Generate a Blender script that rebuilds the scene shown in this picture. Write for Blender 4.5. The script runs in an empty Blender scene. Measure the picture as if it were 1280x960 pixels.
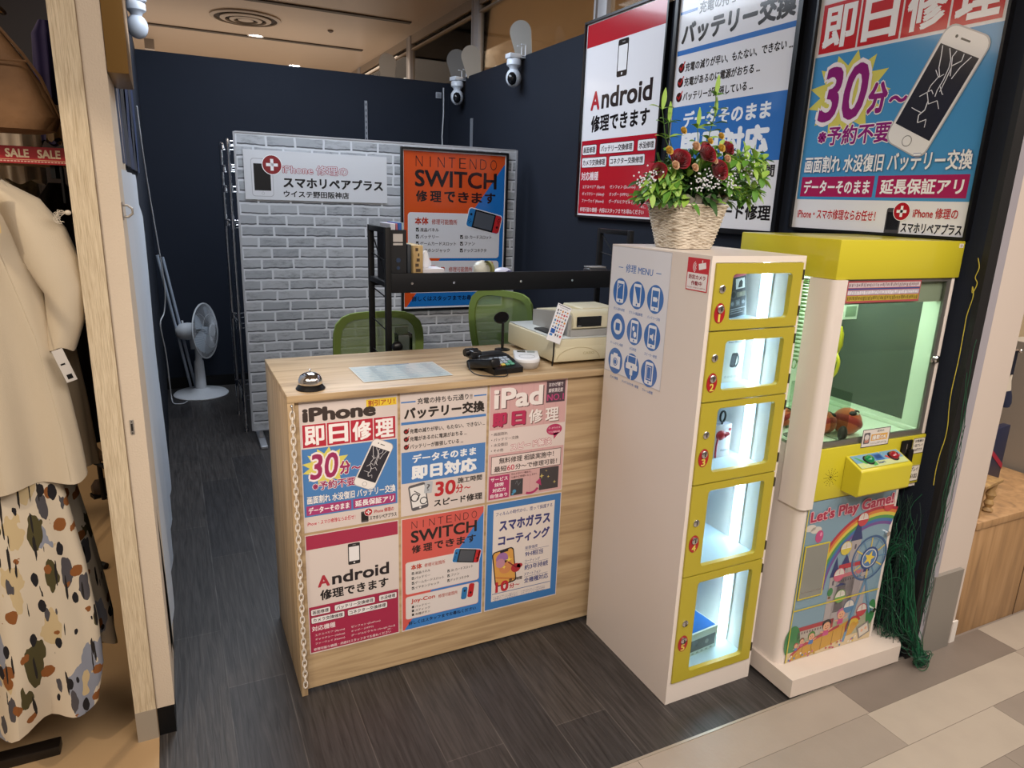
import bpy, bmesh, math, random
from mathutils import Vector, Matrix, noise
random.seed(7)
PI=math.pi
SC=bpy.context.scene
COL=SC.collection
# ------------------------------------------------------------------ materials
MATS={}
def nmat(name):
    m=bpy.data.materials.new(name); m.use_nodes=True
    nt=m.node_tree; b=nt.nodes['Principled BSDF']
    return m,nt,b
def lin(c):
    return tuple((x/12.92 if x<=.04045 else ((x+.055)/1.055)**2.4) for x in c)
def hexc(h):
    return lin(tuple(int(h[i:i+2],16)/255 for i in (0,2,4)))
def mat(name,h,rough=.5,metal=0,emit=0,alpha=1,trans=0,spec=.5,bump=0,bscale=60,vary=0,vscale=4,coat=0,stretch=(1,1,1),ior=1.45,sheen=0,vdark=.5):
    if name in MATS: return MATS[name]
    m,nt,b=nmat(name)
    c=hexc(h) if isinstance(h,str) else h
    b.inputs['Base Color'].default_value=(*c,1); b.inputs['Roughness'].default_value=rough
    b.inputs['Metallic'].default_value=metal; b.inputs['Specular IOR Level'].default_value=spec
    b.inputs['IOR'].default_value=ior
    b.inputs['Transmission Weight'].default_value=trans; b.inputs['Alpha'].default_value=alpha
    b.inputs['Coat Weight'].default_value=coat; b.inputs['Coat Roughness'].default_value=.06
    b.inputs['Sheen Weight'].default_value=sheen
    if emit:
        b.inputs['Emission Color'].default_value=(*c,1); b.inputs['Emission Strength'].default_value=emit
    tc=nt.nodes.new('ShaderNodeTexCoord'); mp=nt.nodes.new('ShaderNodeMapping'); mp.inputs['Scale'].default_value=stretch
    nt.links.new(tc.outputs['Object'],mp.inputs['Vector'])
    n=nt.nodes.new('ShaderNodeTexNoise'); n.inputs['Scale'].default_value=vscale if vary else bscale; n.inputs['Detail'].default_value=5
    nt.links.new(mp.outputs['Vector'],n.inputs['Vector'])
    if vary:
        mx=nt.nodes.new('ShaderNodeMix'); mx.data_type='RGBA'
        mx.inputs['A'].default_value=(*c,1); mx.inputs['B'].default_value=(*[x*vdark for x in c],1)
        r=nt.nodes.new('ShaderNodeMapRange'); r.inputs['From Min'].default_value=.4; r.inputs['From Max'].default_value=.75
        r.inputs['To Max'].default_value=vary
        nt.links.new(n.outputs['Fac'],r.inputs['Value']); nt.links.new(r.outputs['Result'],mx.inputs['Factor'])
        nt.links.new(mx.outputs['Result'],b.inputs['Base Color'])
    if bump:
        n2=nt.nodes.new('ShaderNodeTexNoise'); n2.inputs['Scale'].default_value=bscale; n2.inputs['Detail'].default_value=3
        nt.links.new(mp.outputs['Vector'],n2.inputs['Vector'])
        bp=nt.nodes.new('ShaderNodeBump'); bp.inputs['Strength'].default_value=bump; bp.inputs['Distance'].default_value=.004
        nt.links.new(n2.outputs['Fac'],bp.inputs['Height']); nt.links.new(bp.outputs['Normal'],b.inputs['Normal'])
    MATS[name]=m
    return m
def wood(name,c1,c2,rough=.45,scale=6,stretch=(1,12,12),bump=.15,contrast=(.35,.7),c3=None):
    if name in MATS: return MATS[name]
    m,nt,b=nmat(name); N=nt.nodes; L=nt.links
    tc=N.new('ShaderNodeTexCoord'); mp=N.new('ShaderNodeMapping'); mp.inputs['Scale'].default_value=stretch
    L.new(tc.outputs['Object'],mp.inputs['Vector'])
    n=N.new('ShaderNodeTexNoise'); n.inputs['Scale'].default_value=scale; n.inputs['Detail'].default_value=8; n.inputs['Distortion'].default_value=.6
    L.new(mp.outputs['Vector'],n.inputs['Vector'])
    r=N.new('ShaderNodeValToRGB'); r.color_ramp.elements[0].position=contrast[0]; r.color_ramp.elements[1].position=contrast[1]
    r.color_ramp.elements[0].color=(*hexc(c1),1); r.color_ramp.elements[1].color=(*hexc(c2),1)
    if c3:
        e=r.color_ramp.elements.new(sum(contrast)/2); e.color=(*hexc(c3),1)
    L.new(n.outputs['Fac'],r.inputs['Fac']); L.new(r.outputs['Color'],b.inputs['Base Color'])
    b.inputs['Roughness'].default_value=rough
    bp=N.new('ShaderNodeBump'); bp.inputs['Strength'].default_value=bump; bp.inputs['Distance'].default_value=.002
    L.new(n.outputs['Fac'],bp.inputs['Height']); L.new(bp.outputs['Normal'],b.inputs['Normal'])
    MATS[name]=m
    return m
def glass(name,tint='ffffff',refl=.12,rough=.02):
    # thin clear sheet: mostly passes light, a little gloss
    if name in MATS: return MATS[name]
    m=bpy.data.materials.new(name); m.use_nodes=True; nt=m.node_tree; N=nt.nodes; N.clear()
    o=N.new('ShaderNodeOutputMaterial'); t=N.new('ShaderNodeBsdfTransparent'); t.inputs['Color'].default_value=(*hexc(tint),1)
    g=N.new('ShaderNodeBsdfGlossy'); g.inputs['Roughness'].default_value=rough
    lw=N.new('ShaderNodeLayerWeight'); lw.inputs['Blend'].default_value=refl
    mx=N.new('ShaderNodeMixShader'); nt.links.new(lw.outputs['Fresnel'],mx.inputs[0]); nt.links.new(t.outputs[0],mx.inputs[1]); nt.links.new(g.outputs[0],mx.inputs[2])
    nt.links.new(mx.outputs[0],o.inputs['Surface']); MATS[name]=m
    return m
def mesh_fabric(name,h,dens=.6):
    if name in MATS: return MATS[name]
    m,nt,b=nmat(name); b.inputs['Base Color'].default_value=(*hexc(h),1); b.inputs['Roughness'].default_value=.8
    b.inputs['Alpha'].default_value=dens
    MATS[name]=m; return m
# ------------------------------------------------------------------ geometry collector
class G:
    def __init__(s): s.v=[];s.f=[];s.m=[];s.sm=[]
    def add(s,vs,fs,m=0,sm=False,M=None):
        o=len(s.v)
        s.v+=[tuple(M@Vector(v)) if M else tuple(v) for v in vs]
        for f in fs: s.f.append([i+o for i in f]); s.m.append(m); s.sm.append(sm)
        return s
    def box(s,x0,x1,y0,y1,z0,z1,m=0,bev=0,seg=2,M=None):
        if x0>x1:x0,x1=x1,x0
        if y0>y1:y0,y1=y1,y0
        if z0>z1:z0,z1=z1,z0
        if bev<=0:
            vs=[(x0,y0,z0),(x1,y0,z0),(x1,y1,z0),(x0,y1,z0),(x0,y0,z1),(x1,y0,z1),(x1,y1,z1),(x0,y1,z1)]
            return s.add(vs,[(0,3,2,1),(4,5,6,7),(0,1,5,4),(1,2,6,5),(2,3,7,6),(3,0,4,7)],m,False,M)
        bm=bmesh.new(); bmesh.ops.create_cube(bm,size=1)
        for v in bm.verts: v.co=Vector(((x0+x1)/2+v.co.x*(x1-x0),(y0+y1)/2+v.co.y*(y1-y0),(z0+z1)/2+v.co.z*(z1-z0)))
        bmesh.ops.bevel(bm,geom=list(bm.edges),offset=bev,segments=seg,affect='EDGES',profile=.5)
        s.frombm(bm,m,True,M); return s
    def frombm(s,bm,m=0,sm=False,M=None):
        bm.verts.ensure_lookup_table(); bm.verts.index_update()
        s.add([v.co[:] for v in bm.verts],[[v.index for v in f.verts] for f in bm.faces],m,sm,M); bm.free()
    def prism(s,poly,a,b,ax='y',m=0,M=None,sm=False):
        # poly in the plane normal to ax, extruded a..b
        n=len(poly)
        def P(p,t):
            return {'y':(p[0],t,p[1]),'x':(t,p[0],p[1]),'z':(p[0],p[1],t)}[ax]
        vs=[P(p,a) for p in poly]+[P(p,b) for p in poly]
        fs=[list(range(n))[::-1],list(range(n,2*n))]+[(i,(i+1)%n,(i+1)%n+n,i+n) for i in range(n)]
        return s.add(vs,fs,m,sm,M)
    def lathe(s,prof,c=(0,0,0),n=28,m=0,M=None,cap=True,sm=True,sx=1,sy=1):
        vs=[];fs=[];k=len(prof)
        for r,z in prof:
            for i in range(n):
                a=2*PI*i/n; vs.append((c[0]+r*sx*math.cos(a),c[1]+r*sy*math.sin(a),c[2]+z))
        for j in range(k-1):
            for i in range(n): fs.append((j*n+i,j*n+(i+1)%n,(j+1)*n+(i+1)%n,(j+1)*n+i))
        if cap:
            fs.append(list(range(n))[::-1]); fs.append([(k-1)*n+i for i in range(n)])
        return s.add(vs,fs,m,sm,M)
    def cyl(s,a,b,r,r2=None,n=16,m=0,M=None,sm=True):
        a=Vector(a);b=Vector(b);d=b-a;L=d.length
        if L<1e-6: return s
        Q=Matrix.Translation(a)@d.to_track_quat('Z','Y').to_matrix().to_4x4()
        if M: Q=M@Q
        return s.lathe([(r,0),(r if r2 is None else r2,L)],n=n,m=m,M=Q,sm=sm)
    def ell(s,c,rx,ry,rz,m=0,n=20,k=12,M=None):
        vs=[];fs=[]
        for j in range(1,k):
            t=PI*j/k
            for i in range(n):
                a=2*PI*i/n; vs.append((c[0]+rx*math.sin(t)*math.cos(a),c[1]+ry*math.sin(t)*math.sin(a),c[2]+rz*math.cos(t)))
        vs.append((c[0],c[1],c[2]+rz)); vs.append((c[0],c[1],c[2]-rz)); T=len(vs)-2
        for j in range(k-2):
            for i in range(n): fs.append((j*n+i,(j+1)*n+i,(j+1)*n+(i+1)%n,j*n+(i+1)%n))
        for i in range(n):
            fs.append((T,i,(i+1)%n)); fs.append((T+1,(k-2)*n+(i+1)%n,(k-2)*n+i))
        return s.add(vs,fs,m,True,M)
    def tube(s,pts,r,n=8,m=0,closed=False,M=None,rs=None):
        P=[Vector(p) for p in pts];k=len(P);vs=[];fs=[];up=Vector((0,0,1))
        t0=None;u=None
        for i in range(k):
            if closed: t=(P[(i+1)%k]-P[i-1])
            else: t=P[min(i+1,k-1)]-P[max(i-1,0)]
            if t.length<1e-9: t=Vector((0,0,1))
            t.normalize()
            if u is None:
                u=t.cross(up)
                if u.length<.01: u=t.cross(Vector((1,0,0)))
            else: u=u-t*u.dot(t)
            u.normalize(); w=t.cross(u); rr=rs[i] if rs else r
            for j in range(n):
                a=2*PI*j/n; vs.append(tuple(P[i]+(u*math.cos(a)+w*math.sin(a))*rr))
        for i in range(k if closed else k-1):
            i2=(i+1)%k
            for j in range(n): fs.append((i*n+j,i*n+(j+1)%n,i2*n+(j+1)%n,i2*n+j))
        if not closed: fs.append(list(range(n))[::-1]); fs.append([(k-1)*n+j for j in range(n)])
        return s.add(vs,fs,m,True,M)
    def loft(s,rings,m=0,sm=True,cap=False,closed=True,M=None):
        n=len(rings[0]);vs=[p for r in rings for p in r];fs=[]
        for j in range(len(rings)-1):
            for i in range(n if closed else n-1): fs.append((j*n+i,j*n+(i+1)%n,(j+1)*n+(i+1)%n,(j+1)*n+i))
        if cap: fs.append(list(range(n))[::-1]); fs.append([(len(rings)-1)*n+i for i in range(n)])
        return s.add(vs,fs,m,sm,M)
def sm(pts,k=6):
    P=[Vector(p) for p in pts];P=[P[0]*2-P[1]]+P+[P[-1]*2-P[-2]];o=[]
    for i in range(1,len(P)-2):
        a,b,c,d=P[i-1:i+3]
        for j in range(k):
            t=j/k;o.append(tuple(.5*((2*b)+(c-a)*t+(2*a-5*b+4*c-d)*t*t+(3*b-a-3*c+d)*t**3)))
    return o+[tuple(P[-2])]
def obj(name,g,mats,parent=None,loc=(0,0,0),rot=(0,0,0)):
    me=bpy.data.meshes.new(name); me.from_pydata(g.v,[],g.f)
    if not isinstance(mats,(list,tuple)): mats=[mats]
    for m in mats: me.materials.append(m)
    for p,mi,sm in zip(me.polygons,g.m,g.sm): p.material_index=mi; p.use_smooth=sm
    me.update()
    try: me.set_sharp_from_angle(angle=math.radians(38))
    except Exception: pass
    o=bpy.data.objects.new(name,me); COL.objects.link(o)
    o.location=loc; o.rotation_euler=rot
    if parent: o.parent=parent
    return o
def thing(name,label,cat,loc=(0,0,0),rz=0,group=None,rot=None):
    o=bpy.data.objects.new(name,None); COL.objects.link(o); o.empty_display_size=.05
    o.location=loc; o.rotation_euler=rot if rot else (0,0,rz)
    o['label']=label;o['category']=cat
    if group:o['group']=group
    return o
def tag(o,label,cat,group=None,kind=None):
    o['label']=label;o['category']=cat
    if group:o['group']=group
    if kind:o['kind']=kind
    return o
def struct(name,g,m,parent=None,loc=(0,0,0),rot=(0,0,0)):
    o=obj(name,g,m,parent,loc,rot)
    if not parent:o['kind']='structure'
    return o
def dup(root,loc,rz,label=None):
    r=root.copy();COL.objects.link(r);r.location=loc;r.rotation_euler=(0,0,rz)
    if label:r['label']=label
    for ch in list(root.children):
        c=ch.copy();COL.objects.link(c);c.parent=r
        for g2 in ch.children:
            d=g2.copy();COL.objects.link(d);d.parent=c
    return r
# ------------------------------------------------------------------ lettering and printed sheets
_tc=bpy.data.curves.new('lettering','FONT'); _to=bpy.data.objects.new('lettering',_tc); COL.objects.link(_to)
_cache={}
def glyphs(s,bold=0,res=2):
    k=(s,bold,res)
    if k in _cache: return _cache[k]
    _tc.body=s;_tc.size=1;_tc.offset=bold;_tc.resolution_u=res;_tc.fill_mode='FRONT'
    dg=bpy.context.evaluated_depsgraph_get();dg.update()
    ev=_to.evaluated_get(dg);me=ev.to_mesh()
    vs=[(v.co.x,v.co.y) for v in me.vertices];fs=[list(p.vertices) for p in me.polygons]
    ev.to_mesh_clear()
    _cache[k]=(vs,fs);return vs,fs
def paint(h,rough,coat):
    return mat('print_%s_%d_%d'%(h,int(rough*100),int(coat*100)),h,rough,coat=coat)
class Art:
    def __init__(s,W,rough=.5,coat=0,eps=.00012):
        s.sc=W;s.g=G();s.cols=[];s.rough=rough;s.coat=coat;s.eps=eps
    def ci(s,h):
        if h not in s.cols:s.cols.append(h)
        return s.cols.index(h)
    def raw(s,pts,faces,h,L):
        s.g.add([(x*s.sc,-L*s.eps,-y*s.sc) for x,y in pts],faces,s.ci(h))
    def poly(s,pts,h,L=1): s.raw(pts,[list(range(len(pts)))],h,L)
    def rect(s,x0,y0,x1,y1,h,L=1,rot=0,rad=0):
        cx,cy=(x0+x1)/2,(y0+y1)/2;c,n=math.cos(math.radians(rot)),math.sin(math.radians(rot))
        if rad:
            p=[]
            for (a,b,st) in ((x1-rad,y0+rad,-90),(x1-rad,y1-rad,0),(x0+rad,y1-rad,90),(x0+rad,y0+rad,180)):
                for k in range(6): t=math.radians(st+90*k/5);p.append((a+rad*math.cos(t),b+rad*math.sin(t)))
        else: p=[(x0,y0),(x1,y0),(x1,y1),(x0,y1)]
        s.poly([(cx+(x-cx)*c-(y-cy)*n,cy+(x-cx)*n+(y-cy)*c) for x,y in p],h,L)
    def frame(s,x0,y0,x1,y1,w,h,L=1):
        s.rect(x0,y0,x1,y0+w,h,L);s.rect(x0,y1-w,x1,y1,h,L);s.rect(x0,y0+w,x0+w,y1-w,h,L);s.rect(x1-w,y0+w,x1,y1-w,h,L)
    def circ(s,x,y,r,h,L=1,ry=None,n=24):
        ry=ry or r;s.poly([(x+r*math.cos(2*PI*i/n),y+ry*math.sin(2*PI*i/n)) for i in range(n)],h,L)
    def ring(s,x,y,r,w,h,L=1,n=32,a0=0,a1=360,ry=None):
        k=ry/r if ry else 1;p=[]
        for i in range(n+1):
            t=math.radians(a0+(a1-a0)*i/n);c,q=math.cos(t),math.sin(t);p+=[(x+r*c,y+r*k*q),(x+(r-w)*c,y+(r-w)*k*q)]
        s.raw(p,[(2*i,2*i+2,2*i+3,2*i+1) for i in range(n)],h,L)
    def line(s,pts,w,h,L=1):
        for (x0,y0),(x1,y1) in zip(pts,pts[1:]):
            d=math.hypot(x1-x0,y1-y0) or 1;nx,ny=-(y1-y0)/d*w/2,(x1-x0)/d*w/2
            s.poly([(x0+nx,y0+ny),(x1+nx,y1+ny),(x1-nx,y1-ny),(x0-nx,y0-ny)],h,L)
    def text(s,t,x0,y0,x1,y1,h,bold=.02,L=4,out=None,ow=.06,rot=0,shear=0,res=2):
        # strokes are thickened by overprinting shifted copies of the letters
        lat=all(ord(c)<0x2000 for c in t)
        k0=min(bold,0) if lat else 0
        vs,fs=glyphs(t,k0,3 if lat and res>1 else res)
        if not vs: return
        ax,bx=min(v[0] for v in vs),max(v[0] for v in vs);ay,by=min(v[1] for v in vs),max(v[1] for v in vs)
        kb=min(max(0,bold),.06)*(.85 if lat else .8)+(0 if lat or bold<=0 else .008)
        kx=(x1-x0)/max(bx-ax+2*kb,1e-6);ky=(y1-y0)/max(by-ay+2*kb,1e-6)
        if by-ay<.3: ky=kx   # dashes and dots keep their proportion
        cx,cy=(x0+x1)/2,(y0+y1)/2;c,n=math.cos(math.radians(rot)),math.sin(math.radians(rot))
        def put(r,hh,LL):
            if r<=.004: ds=[(0,0)]
            elif r<.02: ds=[(-r,0),(r,0)]
            elif r<.045: ds=[(r*math.cos(PI/4+PI/2*q),r*math.sin(PI/4+PI/2*q)) for q in range(4)]
            else: ds=[(r*math.cos(PI/4*q),r*math.sin(PI/4*q)) for q in range(8)]
            for q,(dx,dy) in enumerate(ds):
                p=[]
                for vx,vy in vs:
                    X=x0+(vx+dx-ax+kb)*kx;Y=y1-(vy+dy-ay+kb)*ky;X+=(cy-Y)*shear
                    p.append((cx+(X-cx)*c-(Y-cy)*n,cy+(X-cx)*n+(Y-cy)*c))
                s.raw(p,fs,hh,LL+q*.06)
        if out: put(kb+ow*.9,out,L-1)
        put(kb,h,L)
    def build(s,name,W,H,parent=None,loc=(0,0,0),rot=(0,0,0),back='e8e4e0',th=.0006):
        s.g.box(0,W,0,th,-H,0,s.ci(back))
        return obj(name,s.g,[paint(h,s.rough,s.coat) for h in s.cols],parent,loc,rot)
BLU='3f78bd';RED='c4262e';MAG='a8265a';INK='1c1a1c';WHT='f2eff0';PUR='8c2474'
def star(A,cx,cy,r0,r1,n,h,L,ky=1):
    A.poly([(cx+(r1 if i%2 else r0)*math.cos(PI*i/n),cy+ky*(r1 if i%2 else r0)*math.sin(PI*i/n)) for i in range(2*n)],h,L)
def plus_logo(A,cx,cy,r,L=5,red='b01e28'):
    A.circ(cx,cy,r*1.08,'f5f3f3',L);A.circ(cx,cy,r,red,L+1);A.rect(cx-r*.62,cy-r*.16,cx+r*.62,cy+r*.16,'f5f3f3',L+2);A.rect(cx-r*.16,cy-r*.62,cx+r*.16,cy+r*.62,'f5f3f3',L+2)
def art_iphone(A,full=True):
    H=141.4;red=RED if full else 'b5283c'
    A.rect(67,4,99,12,'e9c83c',2);A.text('割引アリ！',69,5,97,11.2,'a01c28',.02,3)
    A.text('iPhone',3,7,77,22,'3c3230',.06,3)
    A.rect(1.5,24,98,49,'e4dcdc',1)
    for i,ch in enumerate('即日修理'):
        A.rect(2.5+i*24,24.5,25.5+i*24,48.5,red,2);A.text(ch,4+i*24,26,24+i*24,47,'f4f0f0',.04,4,out=None)
    A.rect(1,50,99,124,'4a80bd' if not full else '4b92c6',1)
    star(A,25,71,25,17,13,'d9cf66',2,.85)
    A.text('30',9,56,37,84,PUR if full else '9b2c5e',.03,6,out='f2e8ea',ow=.06,shear=.1)
    A.text('分',38,67,49,82,PUR if full else '9b2c5e',.05,6,out='f2e8ea',ow=.05)
    A.text('〜',50,71,60,78,PUR if full else '9b2c5e',.05,6,out='f2e8ea',ow=.05)
    A.text('※予約不要',10,86,54,96,PUR if full else '9b2c5e',.03,6,out='f2e8ea',ow=.05)
    # cracked phone
    cx,cy,w,h,R=73.5,75.5,12.2,27.5,26
    A.rect(cx-w,cy-h,cx+w,cy+h,'b9b5b6',7,R,5);A.rect(cx-w+.6,cy-h+.6,cx+w-.6,cy+h-.6,'ece8e6',8,R,5)
    A.rect(cx-w+1.6,cy-h+9,cx+w-1.6,cy+h-9,'2a2a34',9,R)
    c,n=math.cos(math.radians(R)),math.sin(math.radians(R))
    T=lambda x,y:(cx+x*c-y*n,cy+x*n+y*c)
    A.circ(*T(0,h-4.6),2.6,'8a8686',9);A.circ(*T(0,h-4.6),2.2,'ece8e6',10)
    A.line([T(-2.5,-h+4.6),T(2.5,-h+4.6)],.8,'3a3838',9)
    A.circ(*T(-5,-h+4.4),.7,'3a3838',9)
    rnd=random.Random(3)
    for st in range(5):
        p=[(-9+st*4,-18)];
        for k in range(6): p.append((p[-1][0]*.62+rnd.uniform(-2.4,2.4),p[-1][1]+4+rnd.uniform(-1.5,1.5)))
        A.line([T(*q) for q in p[:7-st]],.42,'e6e4ea',10)
    for k in range(6):
        y=-8+4.4*k;sg=1 if k%2 else -1;A.line([T(sg*rnd.random(),y),T(sg*(2+rnd.random()*2),y+3*rnd.uniform(-1,1)),T(sg*(4+rnd.random()*3),y+rnd.uniform(-2,4))],.35,'e6e4ea',10)
    p=[(-1,4),(0,8),(-1.5,11),(0,14)];A.line([T(*q) for q in p],.5,'e6e4ea',10)
    A.text('画面割れ 水没復旧 バッテリー交換',4,101,97,110,'f0eeee',.025,11,out='5b6c96',ow=.02)
    A.rect(3,112,49,122.5,MAG if full else 'a83a72',2);A.rect(51,112,97,122.5,MAG if full else 'a83a72',2)
    A.text('データーそのまま',5,113.6,47,121,'f4f0f2',.035,3);A.text('延長保証アリ',53,113.6,95,121,'f4f0f2',.035,3)
    A.text('iPhone・スマホ修理ならお任せ！',3,129,53,134.5,'b5202c',.03,3,out='f6ecec')
    A.rect(59,127.5,67,140,'4a4648',3,rad=1);A.rect(59.6,129.5,66.4,138,'1e1c1e',4);plus_logo(A,67,129,4.2)
    A.text('iPhone 修理の',73,127,95,132,'b5282e',.02,3);A.text('スマホリペアプラス',68,134,98,139,INK,.03,3)
def art_battery(A,full=True):
    bl='3b74bc' if full else '4c80c0'
    A.rect(1,10.2,17,11.8,bl,1);A.rect(84,10.2,99,11.8,bl,1)
    A.text('充電の持ちも元通り!!',19,7.5,82,14.5,'2a2626',.02,2)
    A.text('バッテリー交換',4,17,97,30.5,'2a2423',.05,2)
    A.rect(1,33,99,36,bl,1)
    for i,(t,w) in enumerate((('充電の減りが早い、もたない、できない ...',98),('充電があるのに電源がおちる ...',76),('バッテリーが膨張している ...',72))):
        y=41+i*8.8;A.circ(6.5,y+2.6,2.9,'3a1518',1);A.line([(4.8,y+2),(6.4,y+4),(9.6,y-1)],.9,'b8262c',2)
        A.text(t,10.5,y,w,y+5.4,'1f1b1c',.02,2)
    A.rect(1,67,99,103,bl,1)
    A.text('データそのまま',13,70.5,88,80.5,'eef0f4',.045,2);A.text('即日対応',12,83,89,100,'eef0f4',.06,2)
    A.rect(10,105,30,136,'5b5a60',2,-8,3);A.rect(11.5,108,28.5,132,'e6e4e4',3,-8);A.circ(22,133.5,1.2,'e6e4e4',3)
    A.ring(16,121,5,1.2,'3a3a40',4);A.ring(26,126,4.5,1.1,'3a3a40',4);A.line([(15,113),(22,118),(18,124)],1,'3a3a40',5)
    A.rect(27,104,36,118,'b7bcc4',5,6,1);A.text('?',29.5,107,33.5,115,'5b5a60',.02,6)
    A.text('30',39,106,64,124,'bb2630',.04,3,shear=.05);A.text('分',64,113,73,123.5,'bb2630',.03,3);A.text('〜',74,115,82,120,'bb2630',.03,3)
    A.text('施工時間',66,105,96,112,'232021',.03,3);A.text('スピード修理',38,127,97,136,'232021',.035,3)
def art_android(A,full=True):
    r='b01c2c' if full else 'a52c4c'
    A.rect(1,1,99,17,r,1)
    A.rect(44,18,57,43,'262426',2,rad=1.5);A.rect(45,22,56,39,'e9e7e9',3);A.rect(49,19.6,52.5,20.4,'8a8888',3);A.circ(50.5,41,.9,'e9e7e9',3)
    A.text('A',11,49,24,63,'ad2430' if full else 'ac3040',.05,2);A.text('ndroid',26,48,89,63,'262024',.04,2)
    A.text('修理できます',13,66.5,88,79,'1e1a1c',.04,2)
    A.rect(1,84.5,99,140,r,1)
    for (t,x0,x1,y) in (('画面修理',3,23,88),('バッテリー交換修理',28,72,88),('水没修理',77,97,88),('カメラ交換修理',3,38,97.5),('コネクター交換修理',42,86,97.5)):
        A.rect(x0-.4,y-.4,x1+.4,y+7.4,'401018',2,rad=1.4);A.rect(x0,y,x1,y+7,'ebe6e8',3,rad=1.2);A.text(t,x0+1.5,y+1.2,x1-1.5,y+5.8,'2a2022',.02,4)
    A.text('対応機種',3,108,28,114.5,'eadde0',.02,2)
    for i,(a,b) in enumerate((('エクスペリア (Xperia)','ゼンフォン (ZenFone)'),('ギャラクシー (Galaxy)','オッポー (OPPO)'),('ファーウェイ (Huawei)','グーグルピクセル (Google Pixel)'))):
        A.text(a,6,118+i*5.3,38,121.2+i*5.3,'e8d8dc',.005,2,res=1);A.text(b,45,118+i*5.3,(78,70,95)[i],121.2+i*5.3,'e8d8dc',.005,2,res=1)
    A.text('etc...',86,132,92,134,'e8d8dc',.005,2,res=1)
    A.text('修理可能な機種・内容はスタッフまでお尋ねください',4,135,90,138.6,'eadde0',.01,2,res=1)
def console(A,cx,cy,w,h,R,L):
    A.rect(cx-w-.7,cy-h-.7,cx+w+.7,cy+h+.7,'e8e6e8',L,R,3);A.rect(cx-w,cy-h,cx+w,cy+h,'2a76b4',L+1,R,2.5)
    c,n=math.cos(math.radians(R)),math.sin(math.radians(R));T=lambda x,y:(cx+x*c-y*n,cy+x*n+y*c)
    q=lambda x0,y0,x1,y1,h2,l:A.poly([T(x0,y0),T(x1,y0),T(x1,y1),T(x0,y1)],h2,l)
    q(w*.55,-h+.3,w-1.2,h-.3,'c0282c',L+2);q(w-2.5,-h+1.5,w,h-1.5,'c0282c',L+2);q(-w*.66,-h,w*.62,h,'16181c',L+3);q(-w*.58,-h+1.4,w*.54,h-1.4,'50545c',L+4)
    A.circ(*T(-w*.84,-h*.35),w*.07,'16283c',L+4);A.circ(*T(w*.83,h*.3),w*.07,'3c1014',L+4)
    for a,b in ((-.84,.2),(-.84,.6),(-.9,.4),(-.78,.4)): A.circ(*T(w*a,h*b),w*.03,'16283c',L+4)
    for a,b in ((.83,-.6),(.83,-.2),(.77,-.4),(.89,-.4)): A.circ(*T(w*a,h*b),w*.03,'3c1014',L+4)
def art_switch(A,full=True):
    o='d2501e' if full else 'cf5a52';b='1f6db8' if full else '3c7cc4'
    A.poly([(1,1),(99,1),(99,8),(3,140),(1,140)],o,1);A.poly([(99,8),(99,140),(3,140)],b,1)
    for i,ch in enumerate('NINTENDO'): A.text(ch,(12 if ch!='I' else 14.9)+i*10.3,5,18.5+i*10.3 if ch!='I' else 15.7+i*10.3,14,'201a1c',-.018,2)
    A.text('SWITCH',11,16.5,91,31.5,'1e181a',.035,2);
    for i,ch in enumerate('修理できます'): A.text(ch,12+i*13.4,34.5,23+i*13.4,44.5,'1e181a',.04,2)
    A.rect(4.5,54,95,95,'e9e3e2' if full else 'd8a0a0',2,rad=3);A.rect(5,54.5,94.5,94.5,'d9d8dc' if full else 'dcd4d2',3,rad=2.6)
    A.text('本体',11,58,24,65,'b8341c',.04,5);A.text('修理可能箇所',27,59.5,52,64.5,'b0483c',.01,5)
    for i,(t,w) in enumerate((('液晶パネル',34),('バッテリー',34),('ゲームカードスロット',51),('イヤホンジャック',45))):
        y=67.5+i*6.2;A.rect(12,y,15,y+3.4,'2a2628',5);A.line([(12.5,y+1.5),(13.5,y+2.8),(15.2,y)],.5,'e0dcdc',6);A.text(t,16,y,w,y+3.6,'2a2426',.012,5,res=1)
    for i,(t,w) in enumerate((('SD カードスロット',87),('ファン',70),('ドックコネクタ',82))):
        y=73.7+i*6.2;A.rect(55,y,58,y+3.4,'2a2628',5);A.line([(55.5,y+1.5),(56.5,y+2.8),(58.2,y)],.5,'e0dcdc',6);A.text(t,59.5,y,w,y+3.6,'2a2426',.012,5,res=1)
    console(A,79,60.5,17,8.5,13,7)
    A.rect(4.5,97.5,95,127,'e9e3e2' if full else 'd8a0a0',2,rad=3);A.rect(5,98,94.5,126.5,'d9d8dc' if full else 'dcd4d2',3,rad=2.6)
    A.text('Joy-Con',11,101.5,40,108,'b8341c',.03,5);A.text('修理可能箇所',44,103,68,108,'b0483c',.01,5)
    for i,(t,w) in enumerate((('バッテリー',34),('スティック',34),('各種ボタン',34))):
        y=110.5+i*5;A.rect(12,y,14.6,y+3,'2a2628',5);A.text(t,16,y,w,y+3.2,'2a2426',.012,5,res=1)
    A.rect(73,101,80,117,'2f74b0',7,6,2.5);A.rect(81.5,98,88.5,116,'b8262c',8,8,2.5);A.circ(77,106,1.4,'16283c',9);A.circ(84.5,110,1.4,'3c1014',10)
    A.text('詳しくはスタッフまでお尋ねください',8,130,92,135,'141c34',.02,4,res=1)
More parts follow.
